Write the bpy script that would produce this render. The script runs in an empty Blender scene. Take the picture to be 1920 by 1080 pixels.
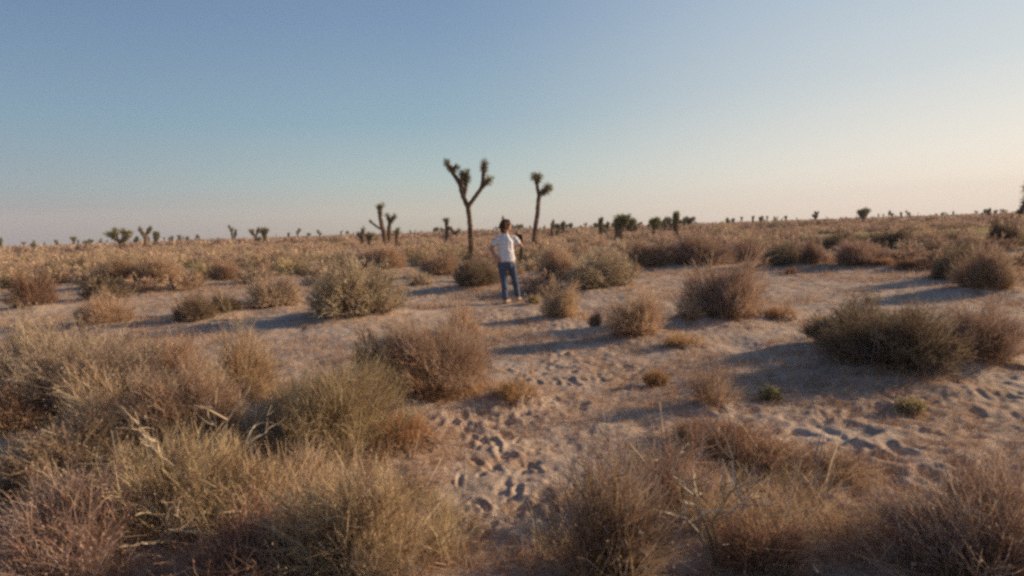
import bpy, bmesh, math, random
import numpy as np
from mathutils import Vector as V, Matrix

C = bpy.context.scene
COL = C.collection
R = math.radians

# ------------------------------------------------------------------ camera
FPX, W2, H2 = 1150.0, 960.0, 540.0          # focal length and centre in pixels of the 1920 wide photograph
CAMH, PITCH, ROLL = 1.6, R(5.46), R(1.92)
fw = V((0, math.cos(PITCH), -math.sin(PITCH)))
r0 = V((1, 0, 0)); u0 = V((0, math.sin(PITCH), math.cos(PITCH)))
rt = math.cos(ROLL) * r0 - math.sin(ROLL) * u0
up = math.sin(ROLL) * r0 + math.cos(ROLL) * u0
cd = bpy.data.cameras.new('camera'); cam = bpy.data.objects.new('camera', cd); COL.objects.link(cam); C.camera = cam
cd.lens = 36 * FPX / 1920; cd.clip_start = 0.05; cd.clip_end = 9000
cam.matrix_world = Matrix(((rt.x, up.x, -fw.x, 0), (rt.y, up.y, -fw.y, 0), (rt.z, up.z, -fw.z, CAMH), (0, 0, 0, 1)))
C.cycles.pixel_filter_type = 'BLACKMAN_HARRIS'; C.cycles.filter_width = 3.0     # soft small-gauge film
C.cycles.use_denoising = False
C.cycles.max_bounces = 6; C.cycles.transparent_max_bounces = 4; C.cycles.volume_bounces = 0

# ------------------------------------------------------------------ light
SUN_EL, SUN_AZ = R(16.5), R(75)
SUN_E, EXPO, SKYK = 5.0, 0.55, 0.69
w = bpy.data.worlds.new("World"); C.world = w; w.use_nodes = True
nt = w.node_tree; N = nt.nodes; L = nt.links
bg = N['Background']; bg.inputs[1].default_value = 0.1
sky = N.new('ShaderNodeTexSky'); sky.sky_type = 'NISHITA'; sky.sun_disc = False
sky.sun_elevation = SUN_EL; sky.sun_rotation = SUN_AZ; sky.dust_density = 2.5; sky.ozone_density = 2.0
def s2l(c):
    return tuple(((v / 255 + 0.055) / 1.055) ** 2.4 if v > 10 else v / 255 / 12.92 for v in c)
tc = N.new('ShaderNodeTexCoord')
sep = N.new('ShaderNodeSeparateXYZ'); L.new(tc.outputs['Generated'], sep.inputs[0])
flat = N.new('ShaderNodeVectorMath'); flat.operation = 'MULTIPLY'; flat.inputs[1].default_value = (1, 1, 0); L.new(tc.outputs['Generated'], flat.inputs[0])
nrm = N.new('ShaderNodeVectorMath'); nrm.operation = 'NORMALIZE'; L.new(flat.outputs[0], nrm.inputs[0])
dot = N.new('ShaderNodeVectorMath'); dot.operation = 'DOT_PRODUCT'; L.new(nrm.outputs[0], dot.inputs[0])
dot.inputs[1].default_value = (math.sin(SUN_AZ), math.cos(SUN_AZ), 0)
def ramp(stops):
    r = N.new('ShaderNodeValToRGB'); e = r.color_ramp.elements
    for i, (p, c) in enumerate(stops):
        if i < 2: el = e[i]; el.position = p
        else: el = e.new(p)
        el.color = s2l(c) + (1,)
    L.new(sep.outputs[2], r.inputs[0]); return r
rl = ramp([(0.0, (140, 138, 148)), (0.035, (152, 153, 162)), (0.075, (142, 163, 174)), (0.16, (123, 157, 179)), (0.29, (104, 135, 170)), (0.6, (78, 104, 150)), (1.0, (62, 86, 135))])
rc = ramp([(0.0, (200, 190, 176)), (0.03, (205, 203, 190)), (0.08, (180, 200, 198)), (0.17, (145, 177, 193)), (0.31, (121, 152, 184)), (0.6, (80, 108, 155)), (1.0, (62, 86, 135))])
rr = ramp([(0.0, (255, 236, 220)), (0.05, (255, 244, 230)), (0.12, (232, 230, 222)), (0.20, (206, 214, 216)), (0.33, (180, 198, 212)), (0.6, (110, 136, 172)), (1.0, (62, 86, 135))])
def mrange(a, b):
    m = N.new('ShaderNodeMapRange'); m.interpolation_type = 'SMOOTHSTEP'; m.inputs[1].default_value = a; m.inputs[2].default_value = b
    L.new(dot.outputs['Value'], m.inputs[0]); return m
def mixc(fac, a, b, bt='MIX'):
    m = N.new('ShaderNodeMix'); m.data_type = 'RGBA'; m.blend_type = bt
    if hasattr(fac, 'links'): L.new(fac, m.inputs[0])
    else: m.inputs[0].default_value = fac
    L.new(a, m.inputs[6]); L.new(b, m.inputs[7]); return m.outputs[2]
m1 = mixc(mrange(-0.55, 0.25).outputs[0], rl.outputs[0], rc.outputs[0])
m2 = mixc(mrange(0.10, 0.85).outputs[0], m1, rr.outputs[0])
sc_ = N.new('ShaderNodeVectorMath'); sc_.operation = 'SCALE'; sc_.inputs[3].default_value = 10.0 * SKYK; L.new(m2, sc_.inputs[0])
fin = mixc(0.12, sc_.outputs[0], sky.outputs[0])
L.new(fin, bg.inputs[0])

sd = bpy.data.lights.new('sun', 'SUN'); sd.energy = SUN_E; sd.angle = R(0.6); sd.color = (1.0, 0.75, 0.50)
so = bpy.data.objects.new('sun', sd); COL.objects.link(so)
sdir = V((math.sin(SUN_AZ) * math.cos(SUN_EL), math.cos(SUN_AZ) * math.cos(SUN_EL), math.sin(SUN_EL)))
so.rotation_euler = sdir.to_track_quat('Z', 'Y').to_euler()
C.view_settings.view_transform = 'Standard'; C.view_settings.look = 'None'; C.view_settings.gamma = 1.0
C.view_settings.exposure = EXPO

# ------------------------------------------------------------------ helpers
def ray(px, py):
    d = fw * FPX + rt * (px - W2) + up * (H2 - py)
    return d
def ground_at(px, py):
    d = ray(px, py); t = -CAMH / d.z
    return V((d.x * t, d.y * t, 0))
def on_plane(px, py, Y):
    d = ray(px, py); t = Y / d.y
    return V((d.x * t, Y, CAMH + d.z * t))
def hor(px):
    return 461 - 0.0335 * px

def vnoise(x, y, seed=0):
    xi = np.floor(x).astype(np.int64); yi = np.floor(y).astype(np.int64)
    xf = x - xi; yf = y - yi
    xf = xf * xf * (3 - 2 * xf); yf = yf * yf * (3 - 2 * yf)
    def hsh(a, b):
        n = (a * 374761393 + b * 668265263 + seed * 974711) & 0x7fffffff
        n = ((n ^ (n >> 13)) * 1274126177) & 0x7fffffff
        n = (n ^ (n >> 16))
        return (n & 0xffff) / 65535.0
    a = hsh(xi, yi); b = hsh(xi + 1, yi); c = hsh(xi, yi + 1); d = hsh(xi + 1, yi + 1)
    return (a * (1 - xf) + b * xf) * (1 - yf) + (c * (1 - xf) + d * xf) * yf - 0.5
def fbm(x, y, o, seed=0):
    s = 0; a = 1.0
    for i in range(o):
        s = s + a * vnoise(x * 2 ** i + i * 17.3, y * 2 ** i + i * 9.1, seed + i); a *= 0.5
    return s
def sstep(a, b, x):
    t = np.clip((x - a) / (b - a), 0, 1); return t * t * (3 - 2 * t)

rs = np.random.RandomState(5)
# trampled, foot-marked sand between the camera and the man
PATH = [(985, 1010), (960, 900), (930, 830), (900, 800), (1000, 760), (1060, 700), (1150, 690), (1030, 650), (1000, 610), (960, 575)]
FEET = []
for i in range(520):
    k = rs.rand() * (len(PATH) - 1.001); j = int(k); f = k - j
    px = PATH[j][0] * (1 - f) + PATH[j + 1][0] * f + rs.randn() * 70; py = PATH[j][1] * (1 - f) + PATH[j + 1][1] * f + rs.randn() * 16
    g = ground_at(px, min(max(py, 560), 1060)); FEET.append((g.x, g.y, rs.rand() * 6.28, 0.018 + 0.04 * rs.rand() ** 1.6, 0.03 + 0.09 * rs.rand() ** 1.4, 0.003 + 0.013 * rs.rand() ** 1.5))
for i in range(170):
    g = ground_at(1250 + rs.rand() * 700, 700 + rs.rand() * 260); FEET.append((g.x, g.y, rs.rand() * 6.28, 0.04 + 0.04 * rs.rand(), 0.09 + 0.08 * rs.rand(), 0.008 + 0.012 * rs.rand()))
MOUNDS = []          # filled from the shrub list before the ground is built
def height(x, y, fine=True):
    x = np.asarray(x, float); y = np.asarray(y, float)
    r = np.hypot(x, y)
    h = 0.07 * fbm(x / 3.1, y / 3.1, 3, 3) * sstep(1, 4, r)
    h = h + 0.30 * fbm(x / 33, y / 33, 3, 11) * sstep(18, 90, r)
    h = h + 2.0 * fbm(x / 400, y / 400, 3, 21) * sstep(250, 900, r)
    for (mx, my, mr, mh) in MOUNDS:
        d2 = ((x - mx) ** 2 + (y - my) ** 2) / (mr * mr)
        h = h + mh * np.exp(-d2)
    if fine:
        near = 1 - sstep(14, 40, r)
        h = h + near * (0.042 * fbm(x / 0.36, y / 0.36, 4, 31) + 0.012 * fbm(x / 0.07, y / 0.07, 2, 41) + 0.030 * (.25 - np.abs(fbm(x / .11, y / .11, 2, 61))) * sstep(-.1, .25, fbm(x / 1.3, y / 1.3, 2, 66)))
        h = h + (1 - near) * 0.05 * fbm(x / 1.6, y / 1.6, 2, 51) * (1 - sstep(100, 200, r))
    return h
def hz(x, y):
    return float(height(np.array([x]), np.array([y]), False)[0])

def tag(o, label=None, cat=None, group=None, kind=None):
    if label: o['label'] = label
    if cat: o['category'] = cat
    if group: o['group'] = group
    if kind: o['kind'] = kind
    return o
def empty(name, loc):
    o = bpy.data.objects.new(name, None); COL.objects.link(o); o.location = loc; o.empty_display_size = 0.2
    return o
def np_mesh(name, Vv, F, mats, mi=None, smooth=False):
    Vv = np.ascontiguousarray(Vv, np.float32); F = np.ascontiguousarray(F, np.int32); n, k = F.shape
    me = bpy.data.meshes.new(name)
    me.vertices.add(len(Vv)); me.vertices.foreach_set('co', Vv.ravel())
    me.loops.add(n * k); me.loops.foreach_set('vertex_index', F.ravel())
    me.polygons.add(n); me.polygons.foreach_set('loop_start', np.arange(n, dtype=np.int32) * k)
    for m in mats: me.materials.append(m)
    if mi is not None: me.polygons.foreach_set('material_index', np.ascontiguousarray(mi, np.int32))
    me.polygons.foreach_set('use_smooth', np.full(n, smooth, bool))
    me.update(calc_edges=True); return me
def link(name, me, parent=None, loc=None):
    o = bpy.data.objects.new(name, me); COL.objects.link(o)
    if parent: o.parent = parent
    if loc is not None: o.location = loc
    return o

# ------------------------------------------------------------------ materials
MATS = {}
def newmat(name):
    m = bpy.data.materials.new(name); m.use_nodes = True; m.node_tree.nodes.clear(); MATS[name] = m; return m, m.node_tree.nodes, m.node_tree.links
def leafmat(name, cols, trans=0.3, var=0.35, rough=0.8):
    m, n, l = newmat(name)
    geo = n.new('ShaderNodeNewGeometry'); cr = n.new('ShaderNodeValToRGB'); cr.color_ramp.interpolation = 'LINEAR'
    e = cr.color_ramp.elements
    for i, c in enumerate(cols):
        p = i / (len(cols) - 1)
        if i < 2: el = e[i]; el.position = p
        else: el = e.new(p)
        el.color = c + (1,)
    tcn = n.new('ShaderNodeTexCoord'); nz = n.new('ShaderNodeTexNoise'); nz.inputs['Scale'].default_value = 5.0
    l.new(tcn.outputs['Object'], nz.inputs['Vector'])
    ad = n.new('ShaderNodeMath'); ad.operation = 'MULTIPLY_ADD'; ad.inputs[1].default_value = 1.3; ad.inputs[2].default_value = -0.65
    l.new(nz.outputs[0], ad.inputs[0])
    a2 = n.new('ShaderNodeMath'); a2.operation = 'ADD'; a2.use_clamp = True
    l.new(geo.outputs['Random Per Island'], a2.inputs[0]); l.new(ad.outputs[0], a2.inputs[1])
    l.new(a2.outputs[0], cr.inputs[0])
    oi = n.new('ShaderNodeObjectInfo'); hs = n.new('ShaderNodeHueSaturation')
    mr = n.new('ShaderNodeMapRange'); mr.inputs[3].default_value = 1 - var * 0.6; mr.inputs[4].default_value = 1 + var * 0.6
    l.new(oi.outputs['Random'], mr.inputs[0]); l.new(mr.outputs[0], hs.inputs['Value'])
    mh = n.new('ShaderNodeMapRange'); mh.inputs[3].default_value = 0.49; mh.inputs[4].default_value = 0.512
    mm = n.new('ShaderNodeMath'); mm.operation = 'FRACT'; m7 = n.new('ShaderNodeMath'); m7.operation = 'MULTIPLY'; m7.inputs[1].default_value = 7.13
    l.new(oi.outputs['Random'], m7.inputs[0]); l.new(m7.outputs[0], mm.inputs[0]); l.new(mm.outputs[0], mh.inputs[0]); l.new(mh.outputs[0], hs.inputs['Hue'])
    l.new(cr.outputs[0], hs.inputs['Color'])
    df = n.new('ShaderNodeBsdfDiffuse'); tr = n.new('ShaderNodeBsdfTranslucent'); mx = n.new('ShaderNodeMixShader'); mx.inputs[0].default_value = trans
    out = n.new('ShaderNodeOutputMaterial')
    l.new(hs.outputs[0], df.inputs[0]); l.new(hs.outputs[0], tr.inputs[0]); l.new(df.outputs[0], mx.inputs[1]); l.new(tr.outputs[0], mx.inputs[2]); l.new(mx.outputs[0], out.inputs[0])
    return m
leafmat('sage', [(.27, .175, .12), (.51, .405, .28), (.68, .56, .40)])
leafmat('straw', [(.26, .155, .10), (.51, .37, .245), (.70, .54, .38)])
leafmat('green', [(.25, .165, .095), (.49, .385, .215), (.67, .545, .34)])
leafmat('rust', [(.19, .105, .07), (.36, .22, .14), (.50, .34, .22)])
leafmat('olive', [(.15, .10, .07), (.26, .195, .13), (.36, .28, .185)])
leafmat('mauve', [(.20, .115, .085), (.395, .275, .205), (.56, .42, .33)])  # purple-brown twigs; also carries the backlit look of right-hand shrubs in its colour
leafmat('wood', [(.10, .06, .045), (.20, .135, .10), (.42, .33, .26)], trans=0.0)
leafmat('palewood', [(.30, .23, .17), (.46, .37, .28), (.58, .48, .37)], trans=0.0)
leafmat('orange', [(.26, .135, .065), (.46, .27, .14), (.58, .39, .22)])
leafmat('forb', [(.28, .22, .11), (.41, .34, .18), (.51, .43, .25)])
leafmat('yuccaleaf', [(.13, .12, .055), (.25, .23, .10), (.38, .35, .18)], trans=0.15)
leafmat('deadleaf', [(.08, .05, .035), (.16, .10, .068), (.26, .18, .12)], trans=0.05)

def solid(name, col, rough=0.8, scale=30, amt=0.15, bump=0.2, bscale=60):
    m, n, l = newmat(name)
    b = n.new('ShaderNodeBsdfPrincipled'); out = n.new('ShaderNodeOutputMaterial'); l.new(b.outputs[0], out.inputs[0])
    t = n.new('ShaderNodeTexCoord'); nz = n.new('ShaderNodeTexNoise'); nz.inputs['Scale'].default_value = scale; nz.inputs['Detail'].default_value = 4
    l.new(t.outputs['Object'], nz.inputs['Vector'])
    cr = n.new('ShaderNodeValToRGB'); e = cr.color_ramp.elements
    e[0].position = .3; e[0].color = tuple(v * (1 - amt) for v in col) + (1,); e[1].position = .7; e[1].color = tuple(min(1, v * (1 + amt)) for v in col) + (1,)
    l.new(nz.outputs[0], cr.inputs[0]); l.new(cr.outputs[0], b.inputs['Base Color']); b.inputs['Roughness'].default_value = rough
    if 'Specular IOR Level' in b.inputs: b.inputs['Specular IOR Level'].default_value = 0.25
    n2 = n.new('ShaderNodeTexNoise'); n2.inputs['Scale'].default_value = bscale; n2.inputs['Detail'].default_value = 3; l.new(t.outputs['Object'], n2.inputs['Vector'])
    bp = n.new('ShaderNodeBump'); bp.inputs['Strength'].default_value = bump; bp.inputs['Distance'].default_value = 0.02
    l.new(n2.outputs[0], bp.inputs['Height']); l.new(bp.outputs[0], b.inputs['Normal'])
    return m
solid('bark', (.17, .105, .07), .95, 9, .35, .9, 14)
solid('skin', (.42, .22, .15), .55, 12, .08, .05)
solid('shirt', (.69, .67, .68), .9, 8, .03, .25, 18)
solid('denim', (.07, .095, .15), .9, 12, .22, .25, 30)
solid('hair', (.075, .032, .018), .7, 60, .4, .9, 90)
solid('shoe', (.36, .25, .17), .8, 20, .12, .1)
solid('sole', (.12, .09, .07), .9, 20, .1, .1)
solid('blackplastic', (.012, .012, .013), .45, 20, .1, .05)
solid('oliveweb', (.06, .055, .03), .9, 20, .2, .1)
solid('glass', (.02, .02, .03), .12, 5, .1, 0)
solid('eyewhite', (.6, .57, .53), .4, 5, .05, 0)

# sand
m, n, l = newmat('sand')
b = n.new('ShaderNodeBsdfPrincipled'); out = n.new('ShaderNodeOutputMaterial'); l.new(b.outputs[0], out.inputs[0])
b.inputs['Roughness'].default_value = 0.95; b.inputs['Specular IOR Level'].default_value = 0.1
t = n.new('ShaderNodeTexCoord')
def nzn(scale, det=5, rough=.6):
    q = n.new('ShaderNodeTexNoise'); q.inputs['Scale'].default_value = scale; q.inputs['Detail'].default_value = det; q.inputs['Roughness'].default_value = rough
    l.new(t.outputs['Object'], q.inputs['Vector']); return q
def crn(src, stops):
    c = n.new('ShaderNodeValToRGB'); e = c.color_ramp.elements
    for i, (p, k) in enumerate(stops):
        if i < 2: el = e[i]; el.position = p
        else: el = e.new(p)
        el.color = tuple(k) + (1,)
    l.new(src, c.inputs[0]); return c
def mxn(fac, a, bb, bt='MIX'):
    q = n.new('ShaderNodeMix'); q.data_type = 'RGBA'; q.blend_type = bt
    if hasattr(fac, 'links'): l.new(fac, q.inputs[0])
    else: q.inputs[0].default_value = fac
    l.new(a, q.inputs[6]); l.new(bb, q.inputs[7]); return q.outputs[2]
base = crn(nzn(.7, 6).outputs[0], [(.3, (.37, .28, .21)), (.5, (.46, .36, .275)), (.7, (.55, .445, .35))])
grain = crn(nzn(38, 4).outputs[0], [(.35, (.72, .70, .68)), (.62, (1.08, 1.06, 1.05))])
c1 = mxn(1.0, base.outputs[0], grain.outputs[0], 'MULTIPLY')
litm = crn(nzn(2.3, 6, .7).outputs[0], [(.49, (0, 0, 0)), (.64, (.8, .8, .8))])
litc = crn(nzn(25, 3).outputs[0], [(.35, (.24, .135, .08)), (.6, (.42, .27, .16))])
c2 = mxn(litm.outputs[0], c1, litc.outputs[0])
# far off the plain is covered in dry low growth: straw-brown with olive drifts
geo = n.new('ShaderNodeVectorMath'); geo.operation = 'LENGTH'; l.new(t.outputs['Object'], geo.inputs[0])
fr = n.new('ShaderNodeMapRange'); fr.inputs[1].default_value = 16; fr.inputs[2].default_value = 50; l.new(geo.outputs['Value'], fr.inputs[0])
farc = crn(nzn(.12, 6, .7).outputs[0], [(.3, (.25, .17, .105)), (.5, (.38, .285, .175)), (.7, (.32, .27, .145))])
c3 = mxn(fr.outputs[0], c2, farc.outputs[0])
l.new(c3, b.inputs['Base Color'])
bp = n.new('ShaderNodeBump'); bp.inputs['Strength'].default_value = .7; bp.inputs['Distance'].default_value = .02
l.new(nzn(45, 6, .7).outputs[0], bp.inputs['Height']); l.new(bp.outputs[0], b.inputs['Normal'])

# ------------------------------------------------------------------ plant geometry
def nrmz(a):
    return a / np.maximum(np.linalg.norm(a, axis=-1, keepdims=True), 1e-9)
def strips(P0, P1, P2, w0, w1, rg, seg=3):
    n = len(P0); t = np.linspace(0, 1, seg + 1)[None, :, None]
    P = (1 - t) ** 2 * P0[:, None] + 2 * t * (1 - t) * P1[:, None] + t * t * P2[:, None]
    T = nrmz(P2 - P0); S = nrmz(np.cross(T, rg.randn(n, 3)))
    wd = (np.asarray(w0).reshape(-1, 1, 1) * (1 - t) + np.asarray(w1).reshape(-1, 1, 1) * t) * 0.5
    A = P + S[:, None] * wd; B = P - S[:, None] * wd
    Vv = np.stack([A, B], 2).reshape(-1, 3)
    k = (seg + 1) * 2; o = (np.arange(n) * k)[:, None]; s = np.arange(seg)[None] * 2
    F = np.stack([o + s, o + s + 1, o + s + 3, o + s + 2], -1).reshape(-1, 4)
    return Vv, F
def cross_strips(P0, P1, P2, w0, w1, rg, seg=4):
    a = strips(P0, P1, P2, w0, w1, rg, seg); b = strips(P0, P1, P2, w0, w1, rg, seg); return cat(a, b)
def leaves(P, D, ln, wd, rg):
    n = len(P); S = nrmz(np.cross(D, rg.randn(n, 3))) * (np.asarray(wd).reshape(-1, 1) * .5); E = D * np.asarray(ln).reshape(-1, 1)
    Vv = np.stack([P, P + E * .5 + S, P + E, P + E * .5 - S], 1).reshape(-1, 3)
    F = np.arange(n * 4).reshape(n, 4); return Vv, F
def cat(*gs):
    Vs = []; Fs = []; o = 0
    for (a, f) in gs: Vs.append(a); Fs.append(f + o); o += len(a)
    return np.concatenate(Vs), np.concatenate(Fs)
def envelope(rg, dirs, lump=.22, k=13):
    lump *= 1.35
    c = nrmz(rg.randn(k, 3) + np.array([0, 0, .3])); amp = rg.rand(k) * lump * 2 - lump * .8
    d = dirs @ c.T; e_ = 1 + (amp[None] * np.exp((d - 1) * 11)).sum(1); return e_ / np.percentile(e_, 88)
def domedirs(n, rg, lo=-.05):
    z = lo + (1 - lo) * rg.rand(n) ** 0.9; a = rg.rand(n) * 6.2832; q = np.sqrt(np.maximum(0, 1 - z * z))
    return np.stack([q * np.cos(a), q * np.sin(a), z], 1)
def shrub(seed, w, h, nstem, ntwig, nleaf, upright=.5, tw=.004, stemw=.008, leafl=.02, lump=.22, twl=.16, root=.12, gaps=0.0):
    """returns (stems, foliage) as (V,F); metric size w x w x h"""
    rg = np.random.RandomState(seed)
    ax = np.array([w / 2, w / 2, h])
    d = domedirs(nstem, rg); env = envelope(rg, d, lump)
    rad = (0.55 + 0.45 * rg.rand(nstem) ** .5)
    K = 1 if w < .35 else rg.randint(3, 6)
    la = rg.rand() * 6.28 + np.arange(K) * 6.283 / max(1, K - 1) + rg.randn(K) * .3
    lr = np.where(np.arange(K) == 0, 0, w * rg.uniform(.16, .27, K)); lw = rg.uniform(.48, .66, K); lh = rg.uniform(.55, .98, K); lh[rg.randint(K)] = 1.0
    if K == 1: lw[:] = 1
    li = rg.randint(0, K, nstem)
    cen = np.stack([lr * np.cos(la), lr * np.sin(la), lr * 0], 1)
    tip = cen[li] + d * ax * (env * rad)[:, None] * np.stack([lw[li], lw[li], lh[li]], 1); tip[:, 2] = np.maximum(tip[:, 2], .03 + .05 * rg.rand(nstem))
    base = np.zeros((nstem, 3)); a = rg.rand(nstem) * 6.2832; q = rg.rand(nstem) ** .5 * root * w
    base[:, 0] = q * np.cos(a); base[:, 1] = q * np.sin(a); base[:, 2] = -.02; base += cen[li] * .45
    mid = base * .4 + tip * .45; mid[:, 2] = tip[:, 2] * (.35 + .4 * upright)
    mid += rg.randn(nstem, 3) * .05 * w * np.array([1, 1, .5])
    st = strips(base, mid, tip, stemw * (.6 + .8 * rg.rand(nstem)), stemw * .35 * np.ones(nstem), rg, 4)
    # twigs leave the outer half of the stems
    i = rg.randint(0, nstem, ntwig); tt = (.30 + .70 * rg.rand(ntwig) ** .7)[:, None]
    P = (1 - tt) ** 2 * base[i] + 2 * tt * (1 - tt) * mid[i] + tt * tt * tip[i]
    outd = nrmz(P * np.array([1, 1, .4]) + np.array([0, 0, 1e-3]))
    D = nrmz(outd * (1 - upright) + np.array([0, 0, 1.0]) * (.25 + upright * .9) + rg.randn(ntwig, 3) * .42)
    ln = twl * (.45 + .9 * rg.rand(ntwig))
    E = P + D * ln[:, None]; M = (P + E) / 2 + rg.randn(ntwig, 3) * (ln * .13)[:, None]
    keep = np.linalg.norm(E / (ax * 1.25), axis=1) < 1.2
    if K > 1:
        gd = nrmz(rg.randn(7, 3)); gg = (nrmz(P / ax) @ gd.T); thin = np.exp((gg - 1) * 16).max(1)      # thin, broken places
        keep &= rg.rand(ntwig) > thin * .8
    P, M, E, D = P[keep], M[keep], E[keep], D[keep]; E[:, 2] = np.maximum(E[:, 2], .01)
    nt_ = len(P)
    tg = strips(P, M, E, tw * (.8 + .5 * rg.rand(nt_)), tw * .3 * np.ones(nt_), rg, 2)
    parts = [tg]
    if nleaf:
        j = rg.randint(0, nt_, nleaf); s = rg.rand(nleaf, 1); Q = P[j] * (1 - s) + E[j] * s
        LD = nrmz(D[j] + rg.randn(nleaf, 3) * .9)
        parts.append(leaves(Q, LD, leafl * (.6 + .8 * rg.rand(nleaf)), leafl * .45 * np.ones(nleaf), rg))
    return st, cat(*parts)
KIND = {   # kind: foliage material, parameters
    'sage':  ('sage',  dict(upright=.18, tw=.0045, leafl=.017, lump=.26, twl=.11, root=.22), 2.4),
    'straw': ('straw', dict(upright=.36, tw=.0040, leafl=.014, lump=.34, twl=.15, root=.24), .9),
    'green': ('green', dict(upright=.50, tw=.0038, leafl=.013, lump=.28, twl=.16, root=.26), .9),
    'rust':  ('rust',  dict(upright=.32, tw=.0048, leafl=.016, lump=.34, twl=.12, root=.26), .9),
    'olive': ('olive', dict(upright=.22, tw=.0048, leafl=.017, lump=.30, twl=.12, root=.24), 1.9),
    'mauve': ('mauve', dict(upright=.36, tw=.0042, leafl=.014, lump=.34, twl=.15, root=.24), .9),
    'grass': ('straw', dict(upright=.85, tw=.0034, leafl=.010, lump=.38, twl=.20, root=.40), .4),
}
def shrub_meshes(seed, kind, w, h, dens, coarse=1.0, stemmat=None):
    """two meshes, stems and foliage"""
    stemmat = stemmat or ('orange' if kind in ('mauve', 'straw', 'grass') else 'wood')
    fm, p, lf = KIND[kind]; p = dict(p); p['tw'] *= coarse; p['leafl'] *= coarse ** .7
    vol = max(.25, w * (w + 2 * h) / 2.4)
    ns = int(420 * dens * vol ** .8); p['tw'] *= .82; ntw = int(6600 * dens * vol / coarse ** 1.1); nl = int(ntw * lf * 1.1)
    s, f = shrub(seed, w, h, ns, ntw, nl, stemw=.008 * coarse ** .5, **p)
    return (np_mesh('stems', s[0], s[1], [MATS[stemmat]]), np_mesh('foliage', f[0], f[1], [MATS[fm]]))

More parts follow.
